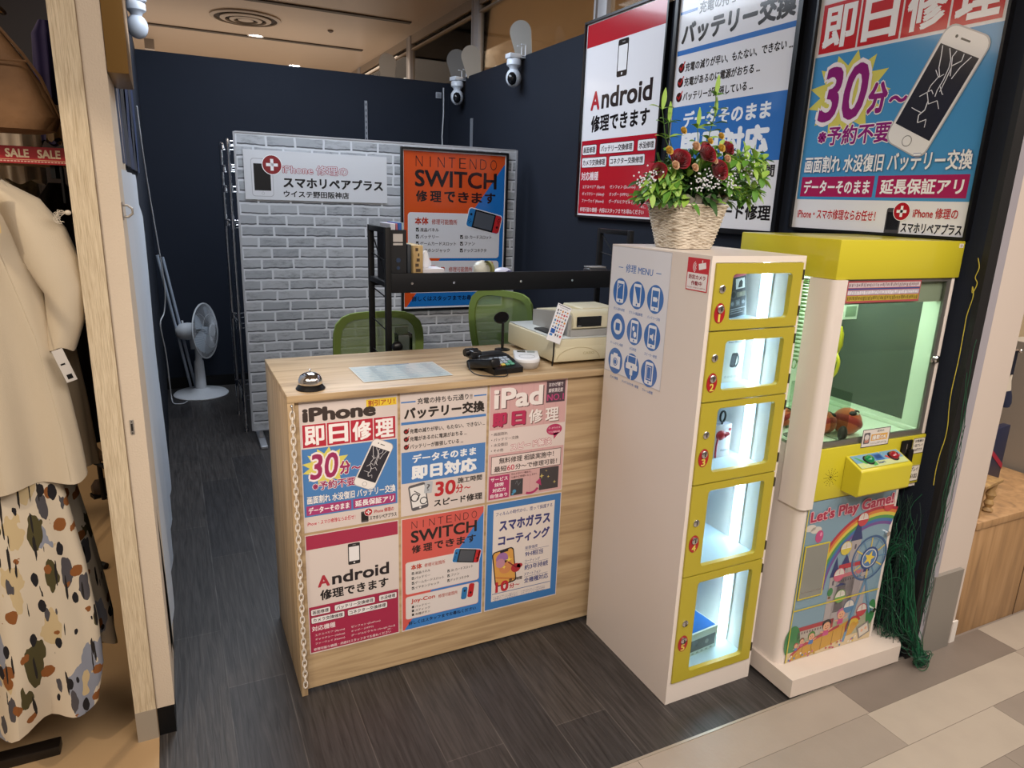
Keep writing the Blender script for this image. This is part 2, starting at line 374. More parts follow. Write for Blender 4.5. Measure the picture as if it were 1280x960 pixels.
def art_ipad(A):
    A.rect(1,1,99,140,'d2a8a8',1);rnd=random.Random(2)
    for i in range(6): A.rect(10+i*15,2,10.6+i*15,139,'c89a9c',2)
    A.text('iPad',6.5,6,69.5,30.5,'6a5050',.045,3);A.text('iPad',5,5,68,29.5,'f0e8e6',.045,4)
    A.rect(72,2,97,28,'4e3c48',3);A.text('おかげ様で',75,4,94,9,'e6dcde',.015,4);A.text('顧客満足度',75,11,94,16,'e6dcde',.015,4);A.text('NO.1',73.5,18,95.5,26,'c0407c',.02,4)
    for t,x in (('即',4),('日',28)): A.text(t,x+1,35,x+19,52,'6a2038',.06,3);A.text(t,x,34,x+18,51,'b82c58',.06,4)
    for t,x in (('修',50),('理',72)): A.text(t,x+1,35,x+19,52,'7a6058',.03,3);A.text(t,x,34,x+18,51,'f0e8e6',.03,4)
    A.rect(1,54,99,83,'dfd0cc',3)
    for i,(t,w) in enumerate((('画面割れ',24),('バッテリー交換',38),('水没復旧',24),('その他',19))):
        y=57+i*6.6;A.circ(4,y+2,.6,'4a3c3c',4);A.text('・'+t if 0 else t,6.5,y,w,y+4.2,'4a3c3c',.01,4,res=1)
    A.text('スピード解決',28,72,82,81,'efe4e2',.03,7,out='b0304c',ow=.05,rot=-2)
    A.circ(85,62,10.5,'b83464',4,7);A.poly([(84,67),(92,66),(85,74)],'b83464',4);A.text('データそのまま',77,58.5,93,61,'f0d8e0',.01,5,res=1);A.text('すぐに使用可能',77,63.5,93,66,'f0d8e0',.01,5,res=1)
    A.rect(4,86,96,108,'50403c',4);A.rect(4.7,86.7,95.3,107.3,'e6d6d2',5)
    A.text('無料修理 相談実施中！',14,88.5,86,96,'3c3030',.02,6);A.text('最短',8,98.5,24,105.5,'3c3030',.02,6);A.text('60',24.5,98.5,34,105.5,'c03c58',.02,6);A.text('分〜で修理可能！',35,98.5,91,105.5,'3c3030',.02,6)
    A.rect(2,110,28,139,'b03468',4)
    for i,t in enumerate(('サービス','技術','対応力','自信あり')): w=(22,12,17,22)[i];A.text(t,15-w/2,112+i*6.8,15+w/2,117+i*6.8,'f2e6ea',.03,5)
    A.text('汚れがひどい端末も...',30,109.5,58,112.3,'5a4040',.01,5,res=1);A.text('元通りに修理いたします！',30,113.5,64,116.3,'5a4040',.01,5,res=1)
    A.rect(30,118,46,138,'3c3a40',4);A.circ(35,133,2.4,'4a90b8',5);A.circ(33,136,1.5,'4a90b8',5);A.line([(36,124),(38,120),(40,126),(43,122)],.5,'70747c',5)
    A.rect(68,109,94,137,'403c40',4)
    for x,y,r in ((71,119,3.5),(77,113,1.6),(80,121,2),(89,129,2.4)): star(A,x,y,r,r*.25,4,'d8c470',5)
    A.ring(56,126,14,3,'b03468',6,a0=35,a1=115);A.poly([(63,126),(71,131),(69,121)],'b03468',6)
def art_glass(A):
    A.rect(1,1,99,140,'3c78b8',1);A.rect(9,9,91,130,'e2d8d2',2)
    A.text('フィルムの時代から、塗って保護する',12,12,88,17.5,'3a4480',.012,3,res=1)
    A.text('スマホガラス',17,23,86,38,'3a3c78',.05,3);A.text('コーティング',16,43,86,57,'3a3c78',.05,3)
    A.rect(11,62,40,110,'28242a',3,-7,5);A.rect(12.4,63.5,38.6,108.5,'d9a050',4,-7,4);A.rect(19,62.4,30,66,'28242a',5,-7,1)
    A.circ(22,74,8,'a070a8',5);A.circ(27,86,9,'d08a58',5);A.circ(20,80,6,'c08a9c',6)
    star(A,31,77,5,1.2,4,'f0dc60',7);star(A,25,86,3,.8,4,'f0dc60',7)
    A.circ(41,90,6.5,'b03038',8,6);A.circ(46,88,4,'b03038',8,3);A.line([(30,80),(42,90)],1.6,'7c2430',9);A.line([(14,98),(38,104)],.7,'b03038',9)
    A.text('10',14,104,32,119,'bb2834',.05,10);A.text('分',33,110,40,117,'bb2834',.03,10);A.text('〜',41,111,47,114.5,'bb2834',.03,10);A.text('施工時間',32,103,50,107.5,'3a2c30',.02,11)
    for i,(a,wa,b) in enumerate((('鉛筆強度',70,'9H相当'),('コーティング',74,'約3年持続'),('スマートフォン',76,'全機種対応'))):
        y=64+i*18;A.text(a,53,y,wa,y+4.5,'3a4480',.012,3,res=1);A.rect(53,y+5.6,86,y+6,'3a4480',3);A.text(b,53,y+7,(78,86,87)[i],y+14.5,'343c7c',.02,3)
    A.rect(10,119.6,90,120.4,'3a5a98',3)
    for i in range(3):
        for j,(t) in enumerate((('キズがつきにくい 割れにくい','画面がくっきり鮮やかに','貼らないので気泡ゼロ')[i],('汚れが付きにくい落ちやすい','コーティング力は3年持続','フィルムのように変形しない')[i])):
            x=12+j*38;A.circ(x,124+i*2.6+.7,.4,'3a4480',3);A.text(t,x+1.5,123.6+i*2.4,x+33,125.4+i*2.4,'3a4480',0,3,res=1)
def art_menu(A):
    c='3f72ba'
    A.text('修理 MENU',27,17,73,26,c,.01,2);A.rect(14,21.2,22,22,c,2);A.rect(78,21.2,86,22,c,2)
    names=['ガラス割れ修理','ガラス+液晶修理','バッテリー交換','ホームボタン修理','水没修理','スピーカー修理','カメラ修理','ドックコネクター修理','フレーム修理']
    for k in range(9):
        i,j=k%3,k//3;x=20+30*i;y=47+37.5*j
        A.circ(x,y,13.2,c,2,14.2,32)
        if k==6:
            A.rect(x-9,y-6,x+9,y+8,'e9ecf4',3,rad=1.5);A.rect(x-4,y-8.5,x+4,y-5,'e9ecf4',4,rad=1);A.circ(x,y+1,4.4,c,5);A.circ(x,y+1,3.4,'e9ecf4',6);A.circ(x,y+1,2.6,c,7)
        elif k==7:
            A.rect(x-10,y-3,x+10,y+3,'e9ecf4',3,rad=1);A.rect(x-8,y-12,x+8,y-3,'e9ecf4',4);A.rect(x-6.5,y-11,x+6.5,y-4,c,5);A.rect(x-2.5,y+3,x+2.5,y+9,'e9ecf4',5);A.rect(x-.8,y+9,x+.8,y+14,'e9ecf4',5);A.circ(x,y,1.2,c,6)
        elif k==3:
            A.circ(x,y,8,'e9ecf4',3,8.4);A.rect(x-4,y-4,x+4,y+4,c,4,rad=.8)
        else:
            A.rect(x-6.5,y-11.5,x+6.5,y+11.5,'e9ecf4',3,rad=2);A.rect(x-5,y-8.5,x+5,y+7.5,c,4);A.circ(x,y+9.5,1.1,c,4)
            if k==0: A.line([(x-4,y-8),(x-2,y-5),(x-4,y-3)],.6,'e9ecf4',5);A.line([(x-2,y-5),(x+1,y-7)],.5,'e9ecf4',5)
            if k==1: A.poly([(x-5,y-8.5),(x+2,y+7.5),(x-5,y+7.5)],'e9ecf4',5)
            if k==2: A.rect(x-3.4,y-2.2,x+3,y+2.2,'e9ecf4',5,rad=.5);A.rect(x+3,y-.9,x+4,y+.9,'e9ecf4',5)
            if k==4: A.circ(x-1.5,y-3,2,'e9ecf4',5,2.6);A.circ(x+1.5,y+3,2.4,'e9ecf4',5,3)
            if k==5: A.poly([(x-3.5,y-1.5),(x-1,y-1.5),(x+2,y-4),(x+2,y+4),(x-1,y+1.5),(x-3.5,y+1.5)],'e9ecf4',5);A.ring(x+1.5,y,3.5,.6,'e9ecf4',5,a0=-50,a1=50)
            if k==8: A.line([(x-5,y-8.5),(x-5,y+7.5)],1,'e9ecf4',5);A.frame(x-3.4,y-7,x+3.4,y+6,.6,'e9ecf4',5)
        w=len(names[k])*1.45;A.text(names[k],x-w,y+17,x+w,y+20.3,c,.01,3,res=1)
# ================================================================== CAMERA
cam=bpy.data.cameras.new('camera');co=bpy.data.objects.new('camera',cam);COL.objects.link(co);SC.camera=co
cam.sensor_width=36;cam.lens=865.16*36/1280;cam.clip_start=.02
Rr=((0.89941449,-0.43579043,0.03376799),(0.08223943,0.24459386,0.96613173),(0.42929041,0.86617582,-0.25583042))
co.matrix_world=Matrix(((Rr[0][0],Rr[1][0],-Rr[2][0],-.2672),(Rr[0][1],Rr[1][1],-Rr[2][1],-1.9869),(Rr[0][2],Rr[1][2],-Rr[2][2],1.5747),(0,0,0,1)))
SC.view_settings.view_transform='Standard';SC.view_settings.look='None';SC.view_settings.gamma=1;SC.view_settings.exposure=.38
# ================================================================== ROOM MATERIALS
M_navy=mat('navy_panel','1d222d',.8,bump=.25,bscale=350,vary=.35,vscale=3,vdark=.8,spec=.25)
M_black=mat('black_metal','0e0e10',.5,spec=.3)
M_blackp=mat('black_plastic','0c0c0e',.35)
M_white=mat('white_paint','e4ded8',.4,vary=.12,vscale=6,vdark=.85)
M_whitep=mat('white_plastic','dfe0e2',.3)
M_chrome=mat('chrome','d8d8da',.12,1)
M_steel=mat('brushed_steel','9a9690',.45,.45,bump=.1,bscale=80,stretch=(60,60,1))
M_cream=mat('cream_plaster','d2c4b2',.75,bump=.35,bscale=220,vary=.1,vscale=8,vdark=.85)
M_trim=wood('bleached_oak','bba98c','dccdb2',.65,6,(75,75,3.0),.8,(.30,.62))
M_oak=wood('counter_oak','9c8262','cab28e',.45,2.2,(1.0,12,16),.08,(.3,.72),'baa07c')
M_oakv=wood('counter_oak_upright','9c8262','cab28e',.45,2.2,(14,14,1.0),.08,(.3,.72),'baa07c')
M_ceil=mat('ceiling_paint','bda994',.35,vary=.1,vscale=1,vdark=.9)
def plank_floor():
    m,nt,b=nmat('dark_plank_floor');N=nt.nodes;L=nt.links
    tc=N.new('ShaderNodeTexCoord');mp=N.new('ShaderNodeMapping');mp.inputs['Rotation'].default_value=(0,0,PI/2);mp.inputs['Location'].default_value=(.14,.03,0)
    L.new(tc.outputs['Object'],mp.inputs['Vector'])
    br=N.new('ShaderNodeTexBrick');br.inputs['Scale'].default_value=1;br.inputs['Brick Width'].default_value=.92;br.inputs['Row Height'].default_value=.181
    br.inputs['Mortar Size'].default_value=.0014;br.inputs['Mortar Smooth'].default_value=0;br.offset=.37;br.offset_frequency=2
    br.inputs['Color1'].default_value=(*hexc('343233'),1);br.inputs['Color2'].default_value=(*hexc('423e3c'),1);br.inputs['Mortar'].default_value=(*hexc('565250'),1)
    L.new(mp.outputs['Vector'],br.inputs['Vector'])
    mp2=N.new('ShaderNodeMapping');mp2.inputs['Scale'].default_value=(38,2.2,1);L.new(tc.outputs['Object'],mp2.inputs['Vector'])
    n=N.new('ShaderNodeTexNoise');n.inputs['Scale'].default_value=2.4;n.inputs['Detail'].default_value=9;n.inputs['Distortion'].default_value=.8;L.new(mp2.outputs['Vector'],n.inputs['Vector'])
    r=N.new('ShaderNodeMapRange');r.inputs['From Min'].default_value=.3;r.inputs['From Max'].default_value=.7;r.inputs['To Min'].default_value=.45;r.inputs['To Max'].default_value=1.35
    L.new(n.outputs['Fac'],r.inputs['Value'])
    mx=N.new('ShaderNodeMix');mx.data_type='RGBA';mx.blend_type='MULTIPLY';mx.inputs['Factor'].default_value=1
    L.new(br.outputs['Color'],mx.inputs['A']);L.new(r.outputs['Result'],mx.inputs['B']);L.new(mx.outputs['Result'],b.inputs['Base Color'])
    b.inputs['Roughness'].default_value=.42
    bp=N.new('ShaderNodeBump');bp.inputs['Strength'].default_value=.35;bp.inputs['Distance'].default_value=.002;L.new(n.outputs['Fac'],bp.inputs['Height']);L.new(bp.outputs['Normal'],b.inputs['Normal'])
    return m
def brick_sheet():
    m,nt,b=nmat('printed_white_brick');N=nt.nodes;L=nt.links
    tc=N.new('ShaderNodeTexCoord');mp=N.new('ShaderNodeMapping');mp.inputs['Rotation'].default_value=(PI/2,0,0);L.new(tc.outputs['Object'],mp.inputs['Vector'])
    sw=N.new('ShaderNodeTexNoise');sw.inputs['Scale'].default_value=14;sw.inputs['Detail'].default_value=2;L.new(mp.outputs['Vector'],sw.inputs['Vector'])
    vm=N.new('ShaderNodeMix');vm.data_type='RGBA';vm.blend_type='LINEAR_LIGHT';vm.inputs['Factor'].default_value=.006
    L.new(mp.outputs['Vector'],vm.inputs['A']);L.new(sw.outputs['Color'],vm.inputs['B'])
    br=N.new('ShaderNodeTexBrick');br.inputs['Scale'].default_value=1;br.inputs['Brick Width'].default_value=.168;br.inputs['Row Height'].default_value=.0655
    br.inputs['Mortar Size'].default_value=.0075;br.inputs['Mortar Smooth'].default_value=.35;br.offset=.43;br.offset_frequency=2;br.squash=1.12;br.squash_frequency=3
    br.inputs['Color1'].default_value=(*hexc('a4a8ae'),1);br.inputs['Color2'].default_value=(*hexc('bcbfc4'),1);br.inputs['Mortar'].default_value=(*hexc('d4d7dc'),1)
    L.new(vm.outputs['Result'],br.inputs['Vector'])
    mp2=N.new('ShaderNodeMapping');mp2.inputs['Scale'].default_value=(6,1,16);L.new(tc.outputs['Object'],mp2.inputs['Vector'])
    n=N.new('ShaderNodeTexNoise');n.inputs['Scale'].default_value=3;n.inputs['Detail'].default_value=9;n.inputs['Roughness'].default_value=.72;L.new(mp2.outputs['Vector'],n.inputs['Vector'])
    n3=N.new('ShaderNodeTexNoise');n3.inputs['Scale'].default_value=5;L.new(tc.outputs['Object'],n3.inputs['Vector'])
    r=N.new('ShaderNodeMapRange');r.inputs['From Min'].default_value=.46;r.inputs['From Max'].default_value=.66;r.inputs['To Min'].default_value=1;r.inputs['To Max'].default_value=.45
    L.new(n.outputs['Fac'],r.inputs['Value'])
    mx=N.new('ShaderNodeMix');mx.data_type='RGBA';mx.blend_type='MULTIPLY'
    r3=N.new('ShaderNodeMapRange');r3.inputs['From Min'].default_value=.38;r3.inputs['From Max'].default_value=.6;L.new(n3.outputs['Fac'],r3.inputs['Value'])
    inv=N.new('ShaderNodeMath');inv.operation='SUBTRACT';inv.inputs[0].default_value=1;L.new(br.outputs['Fac'],inv.inputs[1])
    mu=N.new('ShaderNodeMath');mu.operation='MULTIPLY';L.new(inv.outputs[0],mu.inputs[0]);L.new(r3.outputs['Result'],mu.inputs[1]);L.new(mu.outputs[0],mx.inputs['Factor'])
    L.new(br.outputs['Color'],mx.inputs['A']);L.new(r.outputs['Result'],mx.inputs['B'])
    # shadow line under each course, painted into the print from a shifted brick pattern
    mp3=N.new('ShaderNodeVectorMath');mp3.operation='ADD';mp3.inputs[1].default_value=(0,.0075,0);L.new(vm.outputs['Result'],mp3.inputs[0])
    b2=N.new('ShaderNodeTexBrick');b2.inputs['Scale'].default_value=1;b2.inputs['Brick Width'].default_value=.168;b2.inputs['Row Height'].default_value=.0655
    b2.inputs['Mortar Size'].default_value=.0075;b2.inputs['Mortar Smooth'].default_value=.35;b2.offset=.43;b2.offset_frequency=2;b2.squash=1.12;b2.squash_frequency=3
    L.new(mp3.outputs[0],b2.inputs['Vector'])
    sb=N.new('ShaderNodeMath');sb.operation='SUBTRACT';sb.use_clamp=True;L.new(b2.outputs['Fac'],sb.inputs[0]);L.new(br.outputs['Fac'],sb.inputs[1])
    m3=N.new('ShaderNodeMix');m3.data_type='RGBA';m3.inputs['B'].default_value=(*hexc('34373d'),1);L.new(mx.outputs['Result'],m3.inputs['A'])
    k=N.new('ShaderNodeMath');k.operation='MULTIPLY';k.inputs[1].default_value=.9;L.new(sb.outputs[0],k.inputs[0]);L.new(k.outputs[0],m3.inputs['Factor'])
    L.new(m3.outputs['Result'],b.inputs['Base Color']);b.inputs['Roughness'].default_value=.55
    return m
# ================================================================== SETTING
YB=4.1;XR=2.035;ZW=2.54;XL=-.372
g=G();g.box(-.412,2.13,-.655,YB+.06,-.05,0);struct('floor',g,plank_floor())
# mall tiles: one floor surface, tile by tile tones
g=G();rnd=random.Random(5);tones=['9c9186','8a8077','7a7068','a89e92','948a80']
fixed={(0,0):0,(0,1):2,(1,0):4,(1,1):3,(2,0):3,(2,1):1,(0,-1):0,(2,2):3}
off={0:.845,1:.83,2:1.26}
for j in range(-1,28):
    y1=-.655-.147*j;y0=y1-.1455
    o=off.get(j,rnd.random()*.82)
    if j==-1: continue
    for i in range(-7,9):
        x0=o+.82*i
        g.box(x0,x0+.8185,y0,y1,-.02,0,fixed.get((j,i),rnd.choice((0,3,4,0,1,2))))
g.box(-7,9,-5,-.655,-.05,-.0006,5)
tm=[mat('tile_%d'%i,h,.42,vary=.5,vscale=9,vdark=.86,bump=.08,bscale=90) for i,h in enumerate(tones)]+[mat('tile_grout','5f5850',.8)]
struct('floor',g,tm)
g=G();g.box(-6,-.4125,-.655,9,-.05,0);struct('floor',g,mat('warm_shop_floor','b89a74',.5,vary=.4,vscale=2.5,vdark=.82))
g=G();g.box(2.13,9,-.655,9,-.05,0);struct('floor',g,mat('grey_shop_floor','8a8078',.5,vary=.3,vscale=3,vdark=.85))
g=G();g.box(-.4125,2.13,YB+.06,14,-.05,0);struct('floor',g,mat('grey_shop_floor','8a8078'))
g=G();g.box(-.413,-.400,-3,-.655,.0,.004);struct('trim_1',g,mat('pale_metal_strip','b9b0a4',.4,.6))
g=G();g.box(XL,2.1,-.660,-.652,0,.003);struct('trim_2',g,mat('pale_metal_strip','b9b0a4'))
g=G();g.box(XL,XR,YB,YB+.05,0,ZW);struct('wall_back',g,M_navy)
g=G();g.box(XR,2.085,-.645,YB+.05,0,ZW);struct('wall_right',g,M_navy)
g=G();g.box(-.412,XL,.02,YB+.05,0,ZW);struct('wall_left',g,M_navy)
g=G();g.box(XR-.006,XR,.0,YB,0,.08);struct('baseboard_right',g,M_black)
g=G();g.box(XL,XR,YB-.008,YB,0,.09);struct('baseboard_back',g,M_black)
# front end of the left partition: cream panel, oak cladding, base
t=G();t.box(-.412,-.364,0,.02,.095,3.2,0);t.box(-.412,-.364,.02,.45,.095,3.2,0)
e=struct('wall_left_end',t,M_cream)
g=G();g.box(-.468,-.4135,-.006,.02,.10,3.2);struct('trim_3',g,M_trim)
g=G();g.box(-.4135,-.4115,-.004,.02,0,3.2);struct('trim_4',g,mat('groove_shadow','8f7c66',.8))
g=G();g.box(-.468,-.4135,-.007,.02,0,.10);struct('baseboard_left',g,mat('grey_skirting','a0978a',.6))
g=G();g.box(-.411,-.366,.0,.12,0,.092);struct('baseboard_left_end',g,M_black)
# pillar on the right: black edge, grey chamfer, white face with steel guard
g=G();g.box(XR,2.085,-.665,-.645,0,3.2);struct('wall_right_end',g,mat('matt_black','161618',.55))
g=G();g.prism([(2.0851,-.665),(2.115,-.672),(2.115,-.2),(2.0851,-.2)],0,3.2,'z');struct('trim_5',g,mat('grey_chamfer','9c98a0',.6))
g=G();g.box(2.1151,2.305,-.66,-.2,.0,3.2);struct('wall_right_pillar',g,mat('pillar_white','cfc2b8',.6))
g=G();g.box(2.10,2.262,-.676,-.6605,0,.325);struct('trim_6',g,M_steel)
g=G();g.box(2.285,2.315,-.668,-.6605,0,.09);struct('baseboard_pillar',g,M_white)
# ceiling with recessed slots
g=G();g.box(-7,9,-7,14,3.2,3.28,0);cl=struct('ceiling',g,M_ceil)
g=G()
for x0,x1,y in ((-1.5,1.93,6.65),(.2,2.0,5.06)): g.box(x0,x1,y-.035,y+.035,3.188,3.1995)
struct('trim_7',g,mat('slot_dark','4a4038',.6))
# the glazed screen above the right-hand side
w=bpy.data.objects.new('window_1',None);COL.objects.link(w);w['kind']='structure'
for y0,y1,n in ((7.75,8.15,0),(5.6,5.95,0),(3.8,4.02,0),(1.85,2.06,0)):
    g=G();g.box(2.17,2.23,y0,y1 if n else y0+.10,2.0,3.2,0,.004);g.box(2.175,2.225,y0+.13,y0+.15,2.0,3.2);f=obj('window_frame',g,mat('mullion_white','a9a6a8',.35),w)
g=G();g.box(2.18,2.22,-.2,12,3.12,3.2);g.box(2.18,2.22,-.2,12,3.06,3.075);obj('window_rail',g,mat('rail_tan','9a8c7e',.4,),w)
g=G();g.box(2.197,2.203,-.2,12,2.0,3.12);obj('pane',g,glass('clear_pane','e8e0d4',.08),w)
g=G();g.box(-7,9,12,12.1,0,3.2);struct('wall_far',g,mat('far_wall','c2ac92',.7))
g=G();g.box(4.6,4.7,-.6,12,0,3.2)
for i in range(90): g.box(4.585,4.6,-.5+i*.14,-.46+i*.14,0,3.2)
struct('wall_shop_right',g,mat('striped_wall','c8b596',.7))
# backdrop walls of the neighbouring clothes shop
g=G();g.box(-4,-.47,3.4,3.5,0,3.2);struct('wall_shop_left',g,mat('shop_backdrop','2c2420',.8))
# sunken ceiling diffuser
t=thing('ceiling_diffuser','round concentric air diffuser in the beige ceiling above the back wall','air vent',(.581,5.8,3.2))
g=G()
for r0,r1,z0,z1 in ((.29,.325,-.02,0),(.19,.235,-.03,-.012),(.11,.15,-.035,-.018)):
    g.lathe([(r0,z1),(r0,z0),(r1,z0+.008),(r1,z1)],n=40,cap=False)
obj('ring',g,mat('vent_metal','b0a090',.4),t)
g=G();g.lathe([(.3,-.004),(.29,-.006),(0.001,-.006)],n=40,cap=False);obj('dark_cavity',g,mat('vent_dark','3a2e28',.8),t)
g=G();g.lathe([(.001,-.03),(.07,-.028),(.075,-.012)],n=30,cap=False);obj('hub',g,mat('vent_metal','b0a090'),t)
EMW=mat('lamp_glow',(1,.93,.82),.5,emit=14)
for k,(x,y,l) in enumerate(((.758,6.6,'round downlight beside the air diffuser, nearest of the ceiling spots'),(1.416,8.2,'small lit downlight beyond the slot in the ceiling'),(-.525,8.27,'small lit downlight at the left edge of the ceiling'))):
    t=thing('downlight',l,'ceiling light',(x,y,3.2),group='downlights in the ceiling behind the shop')
    g=G();g.lathe([(.07,0),(.07,-.006),(.085,-.006),(.088,0)],n=28,cap=False);obj('rim',g,M_white,t)
    g=G();g.lathe([(.07,-.001),(.0,-.004)],n=28,cap=False);obj('lamp',g,EMW,t)
g=G();g.lathe([(.03,0),(.028,-.012),(.012,-.022),(0,-.024)],n=16);tag(obj('smoke_detector',g,mat('detector','6a5a50',.5),None,(1.404,5.86,3.2)),'tiny round sensor on the beige ceiling right of the air diffuser','smoke detector')
g=G();g.box(-.33,-.23,7.5,7.52,2.88,3.2,0,.003);tag(obj('hanging_sign',g,mat('sign_grey','8f857c',.5)),'plain grey rectangular board hanging from the ceiling above the navy wall','sign')
# ================================================================== COUNTER
def R3(o,*a): return o
ct=thing('reception_counter','light oak reception counter covered with repair posters','counter',(0,0,0))
g=G();g.box(0,1.30,0,.50,.990,1.012,0,.0015);obj('countertop',g,M_oak,ct)
g=G();g.box(0.0005,.020,.002,.498,0,.990,0,.001);obj('side_panel',g,M_oakv,ct)
g=G();g.box(1.28,1.2995,.002,.498,0,.990,0,.001);obj('side_panel',g,M_oakv,ct)
g=G();g.box(.0205,1.2795,.018,.036,.012,.9895,0);obj('front_panel',g,M_oak,ct)
g=G();g.box(.0205,1.2795,.036,.48,.45,.468,0);obj('shelf',g,M_oak,ct)
P0=.0341;PT=.9872;pw=.297;ph=.42;gz=.0085
specs=[('iphone',art_iphone,0,0,'printed phone repair poster with cracked white phone, top left on the oak counter'),
 ('battery',art_battery,1,0,'blue and white battery exchange poster, top middle on the oak counter'),
 ('ipad',lambda A,f:art_ipad(A),2,0,'pink tablet repair poster, top right on the oak counter'),
 ('android',art_android,0,1,'white and dark pink poster reading Android, bottom left on the oak counter'),
 ('switch',art_switch,1,1,'red and blue game console repair poster, bottom middle on the oak counter'),
 ('glass',lambda A,f:art_glass(A),2,1,'blue bordered glass coating poster, bottom right on the oak counter')]
for n,fn,i,j,l in specs:
    A=Art(pw/100,.4,coat=.5);fn(A,False)
    zt=PT-j*(ph+gz)
    o=A.build('poster',pw,ph,None,(P0+i*(pw+.0086),.0172,zt),back='d9cdc8')
    tag(o,l,'poster','posters on the front of the counter')
# chain hanging at the counter corner
t=thing('plastic_chain','white plastic chain hanging down the left front corner of the oak counter','chain',(.012,-.0055,.983))
g=G();k=0;z=-.028
while z>-.935:
    pts=[]
    for i in range(14):
        a=2*PI*i/14;x=.0062*math.cos(a);zz=.0135*math.sin(a)
        if k%2: pts.append((x*.25,x*.6,z+zz))
        else: pts.append((x+.0,0,z+zz))
    g.tube(pts,.0021,6,closed=True);z-=.0197;k+=1
obj('links',g,mat('chain_white','ded6cc',.4),t)
g=G();g.tube([(0,.01,0),(0,0,-.002),(.001,-.003,-.012),(0,-.001,-.02),(0,.004,-.018)],.0016,6);g.cyl((0,.012,0),(0,.004,0),.004);obj('hook',g,M_chrome,t)
# ---------------------------------------------------------------- things on the counter
ZT=1.012
t=thing('service_bell','silver call bell on a black base on the left end of the oak counter','bell',(.078,.062,ZT))
g=G();g.lathe([(.042,0),(.043,.003),(.036,.012),(.030,.017),(.012,.018)],n=32);obj('base',g,M_blackp,t)
g=G();g.lathe([(.034,.017),(.0355,.021),(.0345,.030),(.029,.041),(.018,.0485),(.006,.051),(.0,.0512)],n=32,cap=False);obj('dome',g,M_chrome,t)
g=G();g.cyl((0,0,.05),(0,0,.058),.0022);g.ell((0,0,.059),.004,.004,.0025);obj('button',g,M_chrome,t)
A=Art(.00297,.35,coat=.6)
A.rect(1,1,99,69,'c6d3d4',1)
rr=random.Random(4)
for i in range(17):
    y=5+i*3.7
    A.rect(3,y,97,y+2.6,'b2c9d2' if i%2 else 'd0dbdb',2)
    for c in range(6):
        A.rect(5+c*15.5,y+.7,5+c*15.5+rr.uniform(6,12),y+1.6,'7c94a8' if c%2 else 'e6ecec',3)
A.rect(30,1.5,70,4,'4a78a0',3)
o=A.build('price_list',.297,.205,None,(.242,.282,ZT+.0022),(-PI/2,0,.0),back='e6e6e2',th=.0006)
tag(o,'pale blue printed price sheet lying flat on the oak countertop','paper')
# black card terminal
t=thing('card_terminal','black payment terminal with number keys on the oak countertop','card terminal',(.700,.105,ZT),.12)
def rbox(x0,x1,y0,y1,z0,z1,b=.004,m=0): q=G();q.box(x0,x1,y0,y1,z0,z1,m,b,3);return q
g=G();g.prism([(-.065,0),(.10,0),(.10,.04),(.03,.042),(-.065,.018)],-.040,.075,'x');g.box(-.045,.078,.03,.105,.0,.046,0,.01,3);obj('body',g,mat('terminal_black','121214',.3),t)
g=G();Mt=Matrix.Translation((-.052,.0,.028))@Matrix.Rotation(-.22,4,'X')@Matrix.Rotation(.16,4,'Z');g.box(-.02,.02,-.08,.06,-.014,.016,0,.008,3,Mt);obj('handset',g,mat('terminal_black','121214'),t)
g=G();g.box(-.058,-.02,.05,.115,.03,.060,0,.006,3);g.cyl((-.07,.085,.05),(-.02,.085,.05),.013);obj('roll_cover',g,mat('terminal_grey','1c1d20',.25),t)
Mk=Matrix.Translation((.018,-.01,.0335))@Matrix.Rotation(.25,4,'X')
g=G()
for r in range(4):
    for c in range(4):
        col=1 if (r,c)==(0,0) else 2 if (r,c)==(0,1) else 3 if (r,c)in((0,2),(0,3),(1,3)) else 0
        g.box(-.036+c*.0185,-.021+c*.0185,-.038+r*.016,-.027+r*.016,0,.0045,col,.001,1,Mk)
obj('keypad',g,[mat('key_grey','9aa6b4',.5),mat('key_red','b86068',.5),mat('key_yellow','c8b04c',.5),mat('key_green','5a9c84',.5)],t)
g=G();g.tube(sm([(-.085,.03,.03),(-.100,-.01,.012),(-.092,-.05,.004),(-.055,-.082,.0035),(-.02,-.100,.0035),(.0,-.085,.006),(.008,-.06,.02)]),.0019,6);obj('cable',g,M_blackp,t)
# white round-ended reader
t=thing('card_reader','white rounded card reader between the black terminal and the cash register','card reader',(.838,.135,ZT),-.42)
def sled(w,y0,y1,n=14):
    p=[(w,y1),(-w,y1)]
    for i in range(n+1): a=PI+PI*i/n;p.append((w*math.cos(a),y0+w*math.sin(a)*1.0))
    return p
g=G();rings=[]
for z,s in ((0,.82),(.004,.9),(.02,1.0),(.026,1.0)): rings.append([(x*s,y*s,z) for x,y in sled(.044,-.034,.080)])
g.loft(rings,cap=True);obj('base',g,mat('reader_grey','b4b0ac',.4),t)
g=G();rings=[]
for z,s in ((.0262,1.02),(.034,1.02),(.037,.99),(.038,.95)): rings.append([(x*s,y*s,z) for x,y in sled(.044,-.034,.080)])
g.loft(rings,cap=True);obj('top_shell',g,mat('reader_white','e2e4e8',.25),t)
g=G();g.tube([(.028*math.cos(2*PI*i/28),-.022+.028*math.sin(2*PI*i/28),.0383) for i in range(28)],.0006,4,closed=True);obj('button_ring',g,mat('reader_line','6a7078',.4),t)
g=G();g.box(-.032,-.002,.042,.066,.038,.0392);g.box(.004,.032,.042,.066,.038,.0392,1);obj('screen',g,[mat('lcd_dark','23282c',.2),mat('lcd_grey','7c8684',.3)],t)
